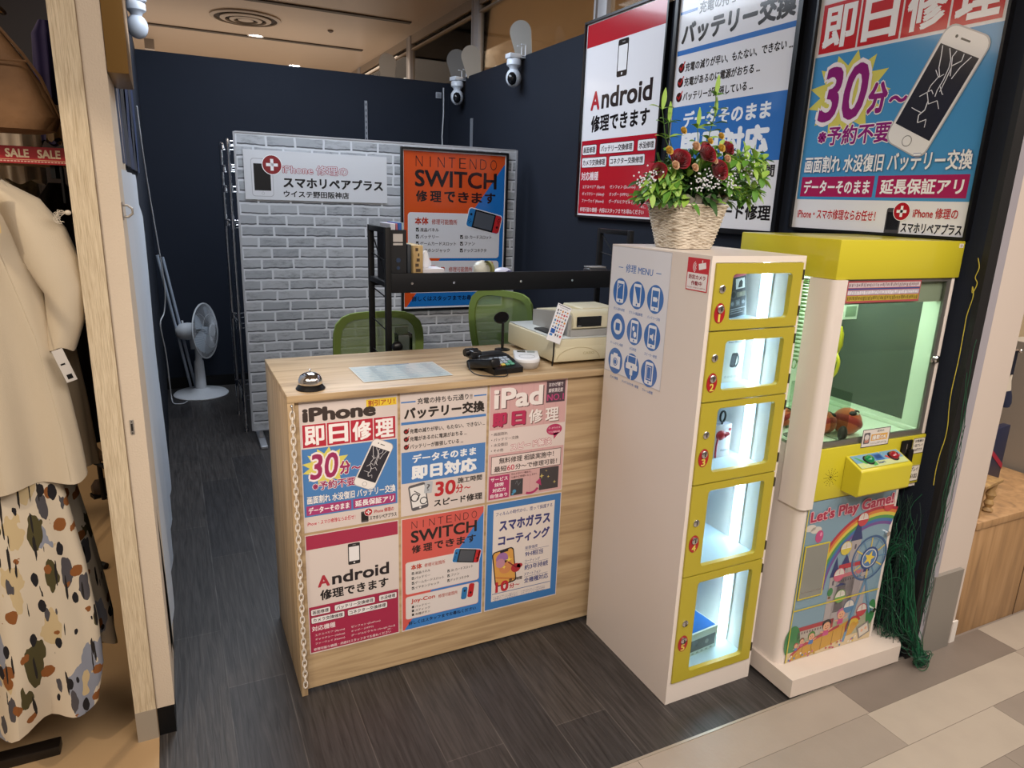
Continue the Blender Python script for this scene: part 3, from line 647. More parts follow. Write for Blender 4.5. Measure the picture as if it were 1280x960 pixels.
# customer display pole with round head
t=thing('display_pole','black oval disc on a thin black pole at the back of the counter','camera stand',(.868,.40,ZT))
g=G();g.cyl((0,0,0),(0,0,.135),.0055);g.lathe([(.03,0),(.03,.003),(.01,.006)],n=24);obj('pole',g,M_blackp,t)
Md=Matrix.Translation((-.012,-.01,.128))@Matrix.Rotation(.75,4,'X')@Matrix.Rotation(-.45,4,'Y')
g=G();g.lathe([(0,-.006),(.024,-.004),(.027,.001),(.024,.005),(0,.004)],n=28,M=Md,sx=1.1);obj('disc',g,mat('disc_black','0e0f12',.15),t)
# cash register
CR=mat('register_cream','d6cfb2',.4);CG=mat('register_grey','a4a4a2',.35);
t=thing('cash_register','cream cash register with cash drawer on the right end of the counter','cash register',(.925,.092,ZT))
g=G();g.box(0,.345,0,.38,.012,.094,0,.006,3);g.box(.004,.345,-.0015,.01,.02,.066,0,.002)
o=obj('cash_drawer',g,CR,t)
g=G();g.lathe([(.0,0),(.001,0)],n=3) if 0 else None
g=G();g.tube([(.10+.09*math.cos(a),-.002,.018+.045*math.sin(a)) for a in [PI*.95*i/20+.05 for i in range(21)]],.0012,5);obj('drawer_groove',g,mat('register_shade','b9ae8c',.5),t)
A=Art(.001,.4);A.text('CASIO',0,0,48,10,'bdb490',.03,3);o=A.build('maker_mark',.0001,.0001,t,(.118,-.0022,.046),back='c4baa0')
g=G();g.box(.004,.345,.004,.376,.0945,.0975,0,.001);obj('drawer_lid',g,mat('register_lid','cdd2d0',.3),t)
g=G();prof=[(.03,.0978),(.03,.125),(.018,.128),(.018,.162),(.028,.178),(.05,.188),(.30,.160),(.30,.0978)]
g.prism(prof,.083,.345,'x',0);
side=[(.03,.0978),(.30,.0978),(.30,.157),(.05,.184),(.03,.168)]
g.prism(side,.068,.083,'x',1);obj('housing',g,[CR,CG],t)
g=G();g.prism([(.022,.0985),(.022,.122),(.06,.122),(.06,.0985)],.075,.345,'x',0);obj('lower_band',g,CG,t)
g=G();g.box(.096,.200,.0145,.0182,.133,.170,0,.002);ds=obj('display',g,mat('display_black','08090c',.12),t)
A=Art(.001,.4);A.text('CASIO',0,0,17,3.4,'b8bcc0',.02,3);A.build('display_mark',.0001,.0001,ds,(.098,.0142,.1385),back='08090c')
g=G();g.box(.02,.065,.05,.2,.0978,.104,0,.003);g.box(.026,.062,.05,.1,.1038,.112,0,.002);g.tube([(.01,.04,.106),(.0,.012,.104),(-.004,-.003,.09),(-.005,-.004,.04),(-.003,.005,.0)],.0028,6);obj('printer_cable',g,M_blackp,t)
g=G();g.lathe([(.010,.165),(.010,.182),(.004,.188)],c=(.13,.15,0),n=16);g.box(.17,.32,.1,.25,.168,.186,0,.006,3);obj('lid_knob',g,CR,t)
# payment card sign leaning on the register
A=Art(.001,.35,coat=.5)
A.rect(0,0,57,132,'e6e8ee',1);A.rect(3,3,54,5.5,'3a3e50',2)
A.text('お支払い方法',10,9,46,13,'3a3e58',.01,2,res=1)
cols=['3a5aa8','b8383c','55585e','c88a34','3a7aa8','383c48','a84858','5a6478']
rr=random.Random(8)
for r in range(8):
    for c in range(5):
        if r>5 and c<2: continue
        x=5+c*10;y=19+r*12;A.rect(x,y,x+rr.uniform(5,7.5),y+rr.uniform(4,7.5),rr.choice(cols),2)
        A.rect(x,y+9,x+6,y+9.8,'8a8c98',2)
A.rect(4,88,22,104,'2458a8',2);A.rect(4,106,16,114,'3a78c0',2)
o=A.build('payment_sign',.057,.132,None,(.930,.062,1.255),(-.22,-.36,.0),back='dfe2ea',th=.003)
o.matrix_world=Matrix.Translation((.918,.066,1.242))@Matrix.Rotation(.38,4,'Y')@Matrix.Rotation(-.1,4,'X')
tag(o,'white card with rows of coloured payment icons leaning on the cash register','card')
# ---------------------------------------------------------------- desk and hutch behind the counter
t=thing('office_desk','black desk standing behind the oak counter','desk',(0,0,0))
g=G();g.box(.46,1.66,.56,.892,.70,.72,0,.002);obj('desktop',g,M_black,t)
for x in (.48,1.62):
    for y in (.58,.86): g=G();g.box(x,x+.025,y,y+.025,0,.6999);obj('leg',g,M_black,t)
t=thing('desk_hutch','black metal desk hutch with a wide front rail and open end frames','shelf',(0,0,0))
for x in (.470,1.586):
    g=G()
    g.box(x,x+.022,.62,.642,.721,1.462,0,.001);g.box(x,x+.022,.865,.887,.721,1.462,0,.001);g.box(x+.0002,x+.0218,.642,.865,1.440,1.4618,0,.001)
    g.box(x+.0002,x+.0218,.642,.865,1.235,1.255,0,.001)
    for z in (.8,.93,1.06,1.19,1.33): g.cyl((x+.011,.642,z-.0),(x+.011,.866,z+.02),.0025,n=6)
    g.cyl((x+.011,.642,1.26),(x+.011,.866,1.44),.0028,n=6)
    obj('end_frame',g,M_black,t)
g=G();g.box(.4925,1.5855,.6225,.640,1.213,1.288,0,.001);obj('front_rail',g,mat('rail_black','15161a',.55,spec=.25),t)
g=G();g.box(.4925,1.5855,.869,.885,1.213,1.252,0,.001);obj('back_rail',g,mat('rail_black','1a1b20'),t)
g=G();g.box(.4925,1.5855,.6405,.8685,1.233,1.252,0,.001);obj('shelf_board',g,M_black,t)
for x in (.575,.75,1.05,1.3): g=G();g.lathe([(.0052,0),(.005,.002),(.002,.0022)],n=12,M=Matrix.Translation((x,.6222,1.249))@Matrix.Rotation(PI/2,4,'X'));obj('screw',g,M_chrome,t)
ZS=1.252
t=thing('magazine_file','black magazine file with paper inserts on the left end of the hutch','file holder',(.528,.70,ZS))
g=G();p=[(-.052,0),(.13,0),(.13,.21),(-.052,.205)];
g.box(-.033,-.0305,-.052,.13,0,.20);g.box(.0305,.033,-.052,.13,0,.20);g.box(-.0305,.0305,-.052,-.0495,0,.20);g.box(-.0305,.0305,.1275,.13,0,.2);g.box(-.0305,.0305,-.0495,.1275,0,.002);obj('box',g,mat('file_black','17181c',.5),t)
g=G();g.box(-.020,.018,-.0535,-.0521,.155,.185);g.box(-.02,.018,-.0535,-.0521,.142,.150);obj('paper_label',g,mat('label_grey','b8b4b2',.6),t)
g=G();g.lathe([(.009,0),(.009,.002),(.006,.002)],n=18,M=Matrix.Translation((.0,-.0522,.085))@Matrix.Rotation(PI/2,4,'X'));g.lathe([(.007,0),(.007,.0015),(.004,.0015)],n=18,M=Matrix.Translation((.0,-.0522,.055))@Matrix.Rotation(PI/2,4,'X'));obj('finger_hole',g,mat('hole_blue','2c3c58',.3),t)
for dx,w_,h_,c,l in ((-.024,.02,.222,'c9ccd8','stack of pale papers standing in the black magazine file'),(-.001,.006,.222,'b06070','thin red folder standing in the black magazine file'),(.007,.013,.225,'2c5aa8','blue folder standing in the black magazine file'),(.022,.007,.226,'a0b4bc','light blue folder at the right side of the magazine file')):
    g=G();g.box(dx,dx+w_,-.03,.12,.0035,h_,0,.0008,1);tag(obj('document_folder',g,mat('fold_'+c,c,.5),None,(.528,.70,ZS)),l,'folder','papers in the magazine file')
g=G();g.box(0,.014,-.06,.1,0,.145,0,.001);tag(obj('folder',g,mat('slate_folder','2a3038',.5),None,(.566,.71,ZS)),'dark slate folder standing beside the black magazine file on the hutch','folder')
t=thing('wooden_box','light wooden box with pencil marks standing between folder and tissues','box',(.606,.69,ZS))
g=G();g.box(-.02,.02,-.05,.1,0,.142,0,.002);obj('body',g,wood('pale_wood','a58858','cdb684',.6,3,(10,10,1),.1),t)
g=G();rr=random.Random(9)
for i in range(6): g.box(-.012+rr.random()*.02,-.008+rr.random()*.02,-.0515,-.0502,.02+i*.02,.032+i*.02)
obj('markings',g,mat('mark_brown','4c3c2c',.7),t)
t=thing('tissue_box','white tissue box with a tissue pulled up on the hutch shelf','tissue box',(.672,.72,ZS))
g=G();g.box(-.045,.055,-.05,.06,0,.048,0,.002);obj('carton',g,mat('carton_white','d8d6dc',.6),t)
g=G();rings=[]
for j,(r,z,dx) in enumerate(((.018,.048,0),(.022,.06,.0),(.019,.075,.002),(.014,.09,.004),(.009,.105,.010),(.003,.116,.013))):
    r*=1.5
    rings.append([(dx-.022+r*(1+.35*math.sin(3*a+j))*math.cos(a)*.9,r*.5*(1+.3*math.cos(4*a+j))*math.sin(a),z+.003*math.sin(5*a)) for a in [2*PI*i/20 for i in range(20)]])
g.loft(rings,cap=True);obj('tissue',g,mat('tissue','eceef6',.9),t)
t=thing('tape_roll','roll of tape wrapped in crumpled clear plastic on the hutch shelf','tape',(.905,.70,ZS))
g=G();rings=[];rr=random.Random(3)
for j in range(9):
    th=PI*j/8;rings.append([((.001+.04*math.sin(th))*math.cos(a)*(1+.18*noise.noise(Vector((math.cos(a)*2,math.sin(a)*2,j*.9)))),(.03*math.sin(th))*math.sin(a),.038-.037*math.cos(th)*(1+.1*math.sin(3*a+j))) for a in [2*PI*i/18 for i in range(18)]])
g.loft(rings,cap=True);obj('plastic_wrap',g,mat('crumpled_wrap','cfd0c6',.3,bump=.8,bscale=60),t)
g=G();g.lathe([(.036,-.007),(.036,.007),(.022,.007),(.022,-.007)],n=26,M=Matrix.Translation((.014,-.026,.042))@Matrix.Rotation(.35,4,'Z')@Matrix.Rotation(PI/2,4,'Y'),cap=False);obj('roll',g,mat('tape_olive','8d8e5c',.5),t)
t=thing('headband_magnifier','white rounded plastic visor lying on the hutch shelf behind the black rail','visor',(1.0,.70,ZS))
g=G();g.ell((0,0,.022),.045,.035,.026);obj('shell',g,mat('visor_white','cdd0e4',.3),t)
g=G();g.ell((.012,-.012,.018),.036,.028,.022);obj('lens',g,mat('visor_dark','3c3c60',.2),t)
g=G();g.box(-.05,.05,-.03,.03,0,.04,0,.01,3);g.box(-.045,.045,-.02,.03,.04,.046,1,.002);tag(obj('label_printer',g,[mat('printer_dark','2c2c30',.4),mat('printer_lid','8c8c8c',.4)],None,(1.48,.72,ZS)),'low dark device with grey lid at the right end of the hutch shelf','device')
# small things on the desk behind the counter
t=thing('acrylic_stand','clear acrylic brochure holder behind the oak counter','holder',(.545,.62,.7205))
g=G();g.box(-.03,.03,0,.003,0,.33,0);g.box(-.03,-.027,.003,.05,0,.33);g.box(.027,.03,.003,.05,0,.33);g.box(-.027,.027,.047,.05,0,.35);obj('pocket',g,glass('acrylic','d8dcd8',.25),t)
g=G();g.box(-.022,.022,.015,.035,.002,.318);obj('leaflets',g,mat('leaflet','9a9ca0',.5),t)
t=thing('webcam','small black round webcam on a thin foot behind the counter','camera',(.502,.585,.7205))
g=G();g.lathe([(.026,0),(.026,.004),(.004,.01),(.004,.26)],n=18);obj('foot',g,M_blackp,t)
g=G();g.ell((.0,0,.288),.022,.016,.022);obj('head',g,M_blackp,t)
# ---------------------------------------------------------------- green chairs
def office_chair(loc,rz,label,top):
    t=thing('office_chair',label,'chair',loc,rz,'green mesh office chairs')
    W=.225;H0=top-.50;gc=mat('chair_green','748842',.7);nt=mesh_fabric('chair_net','84985a',.82)
    def back(u,v,d=0): # u -1..1, v 0..1
        w=W*(.86+.14*math.sin(min(1,v*1.3)*PI/2)) if v<.9 else W*(1-.06*((v-.9)/.1)**2)
        return (u*w,.03*u*u*-1+.05*math.sin(v*PI)*-.6-.07*v+d,H0+v*.5)
    o_=[];n=44
    pts=[]
    for i in range(n):
        a=2*PI*i/n;c,s=math.cos(a),math.sin(a);k=(abs(c)**5+abs(s)**5)**(-1/5);pts.append((c*k,(s*k+1)/2))
    g=G();N=len(pts);vs=[]
    for d in (-.008,.008):
        for sc in (1,.84): vs+=[back(u*sc,.5+(v-.5)*(sc if sc==1 else .87),d) for u,v in pts]
    fs=[]
    for i in range(N):
        j=(i+1)%N;fs+=[(i,j,N+j,N+i),(2*N+j,2*N+i,3*N+i,3*N+j),(i,2*N+i,2*N+j,j),(N+i,N+j,3*N+j,3*N+i)]
    g.add(vs,fs,0,True);obj('back_frame',g,gc,t)
    g=G();K=12;vs=[back((i/K*2-1)*.85,.5+(j/K-.5)*.875) for j in range(K+1) for i in range(K+1)]
    fs=[(j*(K+1)+i,j*(K+1)+i+1,(j+1)*(K+1)+i+1,(j+1)*(K+1)+i) for j in range(K) for i in range(K)]
    g.add(vs,fs,0,True);obj('back_mesh',g,nt,t)
    g=G();g.tube([(0,.03,H0-.12),(0,.06,H0-.02),(0,.03,H0+.18),(0,.0,H0+.25)],.018,8);g.box(-.1,.1,-.01,.02,H0+.2,H0+.25,0,.01);obj('back_support',g,M_blackp,t)
    g=G();g.box(-.235,.235,-.47,0,.42,.48,0,.025,3);obj('seat',g,gc,t)
    g=G();g.cyl((0,-.22,.1),(0,-.22,.42),.025);g.box(-.08,.08,-.3,.05,.395,.42)
    obj('column',g,M_blackp,t)
    for k in range(5):
        a=2*PI*k/5+.3;g=G();e=Vector((.27*math.cos(a),-.22+.27*math.sin(a),.075));g.cyl((0,-.22,.11),e,.022,.014,10);g.ell((e.x,e.y,.027),.022,.022,.026,n=12,k=8);obj('leg',g,M_blackp,t)
    for s in (-1,1):
        g=G();g.tube([(s*.2,-.1,.43),(s*.27,-.12,.5),(s*.27,-.14,.64)],.012,8);g.box(s*.27-.03,s*.27+.03,-.3,-.05,.64,.665,0,.01);obj('armrest',g,M_blackp,t)
    return t
office_chair((.612,1.36,0),.02,'green mesh office chair behind the left end of the counter, seen through the hutch frame',1.035)
office_chair((1.42,1.45,0),-1.12,'turned green mesh office chair behind the cash register',1.10)
# ================================================================== BRICK SCREEN PANEL
t=thing('brick_screen','freestanding white brick patterned screen board on metal feet','partition board',(.130,2.55,0),-.022)
g=G();g.box(0,1.80,0,.012,.085,1.905,0);obj('board',g,brick_sheet(),t)
g=G();g.box(-.012,0,-.006,.026,.08,1.91);g.box(1.80,1.812,-.006,.026,.08,1.91);g.box(0,1.80,-.003,.026,.075,.085);g.box(0,1.80,-.003,.026,1.905,1.913);obj('edge_frame',g,mat('board_edge','b4b6bc',.4,.3),t)
for x in (.045,1.70): g=G();g.box(x-.022,x+.022,-.16,.25,.0,.022,0,.006,3);g.box(x-.012,x+.012,.03,.045,.022,.4);obj('foot',g,mat('foot_grey','a8aab0',.4,.5),t)
A=Art(.008579,.45,coat=.2)   # shop banner, 100 x 33
A.rect(0,0,100,33,'d9dade',1)
A.rect(4.6,5.5,19,31,'b4b4b8',2,rad=2);A.rect(5,6,18.6,30.6,'dcdce0',3,rad=1.8);A.rect(6.3,9,17.3,27,'101014',4);A.circ(11.8,28.8,1,'b4b4b8',4);A.circ(11.8,28.8,.75,'dcdce0',5)
plus_logo(A,18.6,9.5,6.3,6,'8c2428')
A.text('iPhone 修理の',25.5,8.5,71,15,'d8d4da',.015,6,out='a82c34',ow=.045)
A.text('スマホリペアプラス',25.5,17,97,24.5,'141418',.045,6);A.text('ウイステ野田阪神店',25.5,26.3,71.5,31,'18181c',.03,6)
o=A.build('shop_banner',.858,.285,None,(.166,2.5435,1.815),(0,0,-.022),back='c8cad0',th=.004)
tag(o,'wide white shop name banner with phone and red plus sign on the brick screen','sign')
def framed(name,fn,W,H,label,loc,rz,fw=.02,group=None,s=None):
    t=thing(name,label,'poster',loc,rz,group)
    A=Art((s or W)/100,.16,coat=.35,eps=.0003);fn(A,True);A.build('print',W,H,t,(0,-.002,0),back='e6e4e8')
    g=G();g.box(-fw,0,-.016,.008,-H-fw,fw);g.box(W,W+fw,-.016,.008,-H-fw,fw);g.box(0,W,-.0155,.008,0,fw);g.box(0,W,-.0155,.008,-H-fw,-H);obj('frame',g,mat('frame_black','0d0d10',.3),t)
    g=G();g.box(0,W,.0,.008,-H,0);obj('backing',g,M_black,t)
    return t
framed('framed_poster',art_switch,.727,1.028,'orange and blue framed game console repair poster on the brick screen',(1.125,2.5165,1.872),-.022,.014)
# wall posters on the right wall
wp=XR-.0095
framed('framed_poster',art_android,.757,1.070,'large framed red and white Android repair poster on the navy wall',(wp,1.808,2.574),-PI/2,.012)
framed('framed_poster',art_battery,.748,1.058,'large framed blue and white battery exchange poster behind the flower basket',(wp,.965,2.545),-PI/2,.022)
framed('framed_poster',art_iphone,.705,.984,'large framed phone repair poster with cracked phone above the claw machine',(wp,.118,2.494),-PI/2,.009,None,None)
# chrome wire shelving end behind the screen
t=thing('wire_rack','chrome wire shelving rack standing behind the brick screen','rack',(0,0,0))
for x,y in ((.105,2.80),(.095,3.22),(1.25,2.80),(1.25,3.22)):
    g=G();g.cyl((x,y,.01),(x,y,1.885),.0125,n=12)
    for k in range(40): g.lathe([(.0128,0),(.0134,.003),(.0128,.006)],c=(x,y,.08+k*.045),n=10,cap=False)
    g.lathe([(.018,0),(.014,.02)],c=(x,y,0),n=12);obj('post',g,M_chrome,t)
for z in (.25,.74,1.38,1.60,1.73,1.87):
    g=G()
    for y in (2.80,3.22): g.cyl((.105,y,z),(1.25,y,z),.004,n=6);g.cyl((.105,y,z-.03),(1.25,y,z-.03),.003,n=6)
    for x in (.105,1.25): g.cyl((x,2.8,z),(x,3.22,z),.004,n=6);g.cyl((x,2.8,z-.03),(x,3.22,z-.03),.003,n=6)
    for i in range(28): g.cyl((.12+i*.041,2.8,z+.003),(.12+i*.041,3.22,z+.003),.002,n=5)
    for x in (.105,1.25):
        for y in (2.8,3.22): g.lathe([(.02,-.035),(.0175,.01)],c=(x,y,z),n=12)
    obj('wire_shelf',g,M_chrome,t)
# slotted uprights on the back wall
for x,z0,z1,l in ((1.30,1.6,2.335,'narrow silver slotted rail on the navy back wall above the banner'),(2.0,1.6,2.335,'')):
    if l:
        g=G();g.box(x-.011,x+.011,YB-.014,YB,z0,z1);
        for k in range(16): g.box(x-.003,x+.003,YB-.0148,YB-.014,z0+.02+k*.045,z0+.04+k*.045,1)
        tag(obj('slotted_rail',g,[mat('rail_silver','8d929c',.4,.4),M_black]),l,'wall rail')
g=G();g.box(1.885-.009,1.885+.009,3.2,3.212,0,2.17);g.box(1.885-.06,1.885+.06,3.14,3.27,0,.012);tag(obj('slotted_rail',g,mat('rail_silver','8d929c')),'narrow silver upright standing behind the right end of the brick screen','wall rail')
g=G();pts=[(1.985,YB-.006,2.50),(1.987,YB-.006,2.3),(1.975,YB-.006,2.1),(1.983,YB-.006,1.9),(1.97,YB-.006,1.6),(1.975,YB-.006,.5),(1.975,YB-.006,.1)];g.tube(pts,.006,6);tag(obj('power_cable',g,mat('cable_white','b9bcc2',.5)),'white cable running down the corner of the navy walls','cable')
g=G();g.box(1.915,1.965,YB-.012,YB,2.41,2.46,0,.003);g.box(1.925,1.955,YB-.0135,YB-.012,2.42,2.45,1);tag(obj('wall_socket',g,[mat('socket','9a9ea8',.5),mat('socket_d','7c8088',.5)]),'small white switch plate on the navy back wall near the corner','socket')
# ---------------------------------------------------------------- surveillance cameras
def cam_ball(loc,rz,label,rail=True):
    t=thing('security_camera',label,'security camera',loc,rz,'white ball cameras on the partitions')
    WB=mat('camera_white','ccd2dc',.3)
    g=G();g.lathe([(.028,.03),(.033,.045),(.05,.058),(.05,.09),(.044,.098),(.0,.1)],n=24);obj('body',g,WB,t)
    g=G();g.ell((0,0,-.022),.054,.05,.062);obj('ball',g,WB,t)
    g=G();g.ell((-.022,-.026,-.03),.034,.03,.042);obj('lens',g,mat('camera_lens','17181c',.1),t)
    g=G()
    if rail:
        g.box(-.05,.03,-.04,.04,.10,.13,0,.004);g.tube([(.03,.03,.12),(.07,.03,.12),(.07,.03,.19),(.035,.03,.19)],.005,6);g.tube([(.03,-.03,.12),(.07,-.03,.12),(.07,-.03,.19),(.035,-.03,.19)],.005,6);g.box(.03,.075,-.035,.035,.105,.112)
    obj('bracket',g,WB,t)
    return t
cam_ball((1.965,2.66,2.415),0,'white ball security camera clipped high on the navy right wall, nearer one')
cam_ball((1.965,3.72,2.405),.3,'white ball security camera by the corner of the navy walls, farther one')
cam_ball((-.324,2.62,2.44),PI+.2,'white ball security camera high on the left partition beside the gold box',True)
# paddle-shaped boards standing above the partition
def paddle(loc,w,h,hx,tilt,label,rz=0):
    g=G();n=10;p=[(-w*.36,0),(w*.36,0)]
    for i in range(n+1): a=PI*i/n;p.append((w/2*math.cos(a),h-w/2+w/2*math.sin(a)))
    g.prism(p,-.004,.004,'y');o=obj('rounded_paddle',g,mat('paddle_'+hx,hx,.5),None,loc,(0,tilt,rz));tag(o,label,'board','rounded paddle boards above the partitions')
paddle((2.075,2.72,2.535),.15,.25,'8a8680',-.2,'grey rounded paddle board rising above the nearer camera',-.6)
paddle((2.075,3.62,2.535),.16,.24,'8d7f6e',-.2,'tan rounded paddle board rising behind the farther camera',-.6)
paddle((2.075,3.93,2.535),.17,.26,'5d5650',-.2,'dark grey rounded paddle board at the corner of the navy walls',-.6)
paddle((1.52,4.20,2.5),.15,.24,'8d7a66',0,'brown rounded paddle board standing beyond the navy back wall')
# ---------------------------------------------------------------- electric fan
t=thing('electric_fan','white electric floor fan standing by the navy back wall','fan',(-.13,3.86,0),-.46)
FW=mat('fan_white','d2d5da',.3)
g=G();g.lathe([(.20,0),(.203,.008),(.19,.02),(.08,.035),(.05,.05),(.045,.052)],n=40);obj('base',g,FW,t)
g=G();g.lathe([(.042,.045),(.036,.22),(.034,.27),(.026,.28),(.022,.40)],n=20);g.box(-.008,.008,-.043,-.036,.13,.25,0,.002);obj('pole',g,FW,t)
HZ=.51;MH=Matrix.Translation((0,0,HZ))@Matrix.Rotation(-.06,4,'Y')
g=G();g.lathe([(.0,-.150),(.04,-.146),(.062,-.12),(.068,-.07),(.062,0),(.05,.02)],n=28,M=MH@Matrix.Rotation(PI/2,4,'Y'),cap=False);g.cyl((-.04,0,-.14),(-.04,0,-.05),.022,M=MH);g.cyl((-.1,0,.06),(-.1,0,.085),.008,M=MH);obj('motor_housing',g,FW,t)
g=G();MC=MH@Matrix.Translation((.07,0,0))@Matrix.Rotation(PI/2,4,'Y')
g.tube([tuple(MC@Vector((.212*math.cos(2*PI*i/48),.212*math.sin(2*PI*i/48),0))) for i in range(48)],.006,8,closed=True)
for s in (1,-1):
    for k in range(60):
        a=2*PI*k/60;pts=[]
        for j in range(7):
            r=.05+(.212-.05)*j/6;zz=s*(.055*(1-((r-.05)/.162)**2));aa=a+.25*(1-j/6)*s;pts.append(tuple(MC@Vector((r*math.cos(aa),r*math.sin(aa),zz))))
        g.tube(pts,.0012,4)
    for rr_ in (.05,.13): 
        zz=s*(.055*(1-((rr_-.05)/.162)**2));g.tube([tuple(MC@Vector((rr_*math.cos(2*PI*i/36),rr_*math.sin(2*PI*i/36),zz))) for i in range(36)],.0018,5,closed=True)
g.lathe([(.0,.058),(.045,.057),(.05,.05)],n=24,M=MC,cap=False);obj('cage',g,FW,t)
g=G()
for k in range(5):
    vs=[];fs=[];K=6
    for j in range(K+1):
        r=.03+.155*j/K
        for i in range(K+1):
            a=2*PI*k/5+(-.5+i/K)*(1.05-.3*j/K)+.35*j/K;vs.append((r*math.cos(a),r*math.sin(a),.016*(i/K-.5)*2))
    for j in range(K):
        for i in range(K): q=j*(K+1)+i;fs.append((q,q+1,q+K+2,q+K+1))
    g.add(vs,fs,0,True,MC)
g.lathe([(0,.03),(.03,.026),(.035,-.02)],n=20,M=MC,cap=False);obj('blades',g,mat('fan_blade','b9c4d0',.2,alpha=.75),t)
g=G();pts=[(-.235,3.66,.008),(-.27,3.60,.008),(-.33,3.62,.009),(-.345,3.72,.03),(-.352,3.7,.2)];g.tube(sm(pts),.004,6);tag(obj('fan_cable',g,mat('cable_white','b9bcc2')),'white cable on the dark floor beside the base of the fan','cable')
# light tubes leaning in the back-left corner
for i,(a,b,l) in enumerate((((-.20,4.055,.012),(-.352,3.80,1.10),'pale tube leaning in the back left corner, inner of the pair'),((-.165,4.045,.012),(-.318,3.86,1.08),'pale tube leaning in the back left corner, nearer the fan'))):
    g=G();g.cyl(a,b,.011,n=14);g.cyl(b,(Vector(b)+(Vector(b)-Vector(a)).normalized()*.01),.008,n=10,m=1);tag(obj('light_tube',g,[mat('tube_pale','a9b4c4',.3),M_chrome]),l,'light tube','tubes leaning behind the fan')
# white cloth and blue sheets on the inner face of the left partition
g=G();K=26;rows=[]
for j in range(K+1):
    z=.16+(1.62-.16)*j/K;row=[]
    for i in range(31):
        y=.13+i*.05;row.append((XL+.004+.006*(1+math.sin(y*17+z*1.5))*(1-.35*j/K)+.003*math.sin(z*5),y,z-(.0 if i<18 else .25*(i-18)/12*(j/K))))
    rows.append(row)
g.loft(rows,closed=False);tag(obj('white_curtain',g,mat('curtain_white','c9d2de',.8)),'white cloth hanging along the inner side of the left partition','curtain')
g=G();rr=random.Random(6)
for i in range(5):
    y0=.25+i*.33;z1=2.45-rr.random()*.1
    rows=[]
    for j in range(9):
        z=1.64+(z1-1.64)*j/8;rows.append([(XL+.004+.004*(1+math.sin((y0+k*.03)*40+z*8)),y0+k*.03,z) for k in range(11)])
    g.loft(rows,closed=False,m=i%2)
tag(obj('blue_banner',g,[mat('banner_blue','1c2c50',.5),mat('banner_dark','20242e',.5)]),'dark blue glossy sheets hanging high on the left partition','banner')
g=G();pts=[(-.362,2.5,2.0),(-.358,2.6,1.8),(-.345,2.8,1.5),(-.315,3.0,1.0),(-.33,3.05,.8),(-.36,3.0,.72),(-.345,3.1,.5),(-.34,3.2,.2)];g.tube(sm(pts),.004,6);tag(obj('wall_cable',g,mat('cable_white','b9bcc2')),'thin white cable looping down the left navy partition','cable')
# pillar fittings
t=thing('ring_hook','small steel ring hook screwed to the cream partition end','hook',(-.3635,.006,1.518))
g=G();g.box(0,.002,.0,.014,-.022,.022);obj('plate',g,M_steel,t)
g=G();g.tube([(.002,.006,.014),(.012,.004,.014),(.022,.002,.006),(.022,.002,-.006),(.012,.004,-.014),(.002,.006,-.014)],.0028,8);obj('ring',g,M_steel,t)
t=thing('latch_plate','small steel latch plate on the cream partition end','latch',(-.394,-.0015,.965))
g=G();g.box(-.0045,.0045,-.001,.001,-.020,.020,0,.0009,2);obj('plate',g,M_steel,t)
g=G();g.box(-.0022,.0022,-.0014,-.0009,-.010,.010);g.lathe([(.0018,0),(.0012,.0008)],n=10,M=Matrix.Translation((0,-.0012,.0155))@Matrix.Rotation(PI/2,4,'X'));g.lathe([(.0018,0),(.0012,.0008)],n=10,M=Matrix.Translation((0,-.0012,-.0155))@Matrix.Rotation(PI/2,4,'X'));obj('slot',g,mat('slot_black','201c1a',.5),t)
g=G();g.box(-.363,-.318,-.004,.30,1.832,3.19,0,.003);tag(obj('sign_box',g,mat('gold_sign','8a6a3a',.35,.5)),'gold edged sign box hanging at the top of the cream partition end','sign')
# ================================================================== LOCKER
LX0,LX1,LY0,LY1,LH=1.066,1.426,-.503,-.018,1.447
LW=mat('locker_white','e3d9d1',.38,vary=.12,vscale=5,vdark=.88);LYL=mat('locker_yellow','b0a232',.4,bump=.05,bscale=200);LI=mat('locker_inside','cfdfee',.5)
t=thing('display_locker','tall white display locker with five lit yellow doors','locker',(0,0,0))
zb=[.078,.460,.768,1.026,1.236,1.428]
g=G();g.box(LX0,LX0+.014,LY0,LY1,0,LH);g.box(LX1-.014,LX1,LY0,LY1,0,LH);g.box(LX0+.014,LX1-.014,LY0,LY1,LH-.018,LH);g.box(LX0+.014,LX1-.014,LY1-.012,LY1,0,LH-.018);g.box(LX0+.014,LX1-.014,LY0+.0005,LY0+.014,0,.076)
obj('cabinet',g,LW,t)
for z in zb[:-1]: g=G();g.box(LX0+.0142,LX1-.0142,LY0+.012,LY1-.012,z-.012,z+.004);obj('shelf',g,LI,t)
g=G();g.box(LX0+.0141,LX0+.016,LY0+.014,LY1-.0125,.085,LH-.02);g.box(LX0+.016,LX1-.0142,LY1-.015,LY1-.0122,.085,LH-.02);obj('lining',g,LI,t)
wins=[(.109,.433),(.490,.745),(.804,1.006),(1.060,1.207),(1.267,1.398)][::-1]
A0,A1=1.143,1.372
dz=list(zip(zb[:-1],zb[1:]))[::-1]
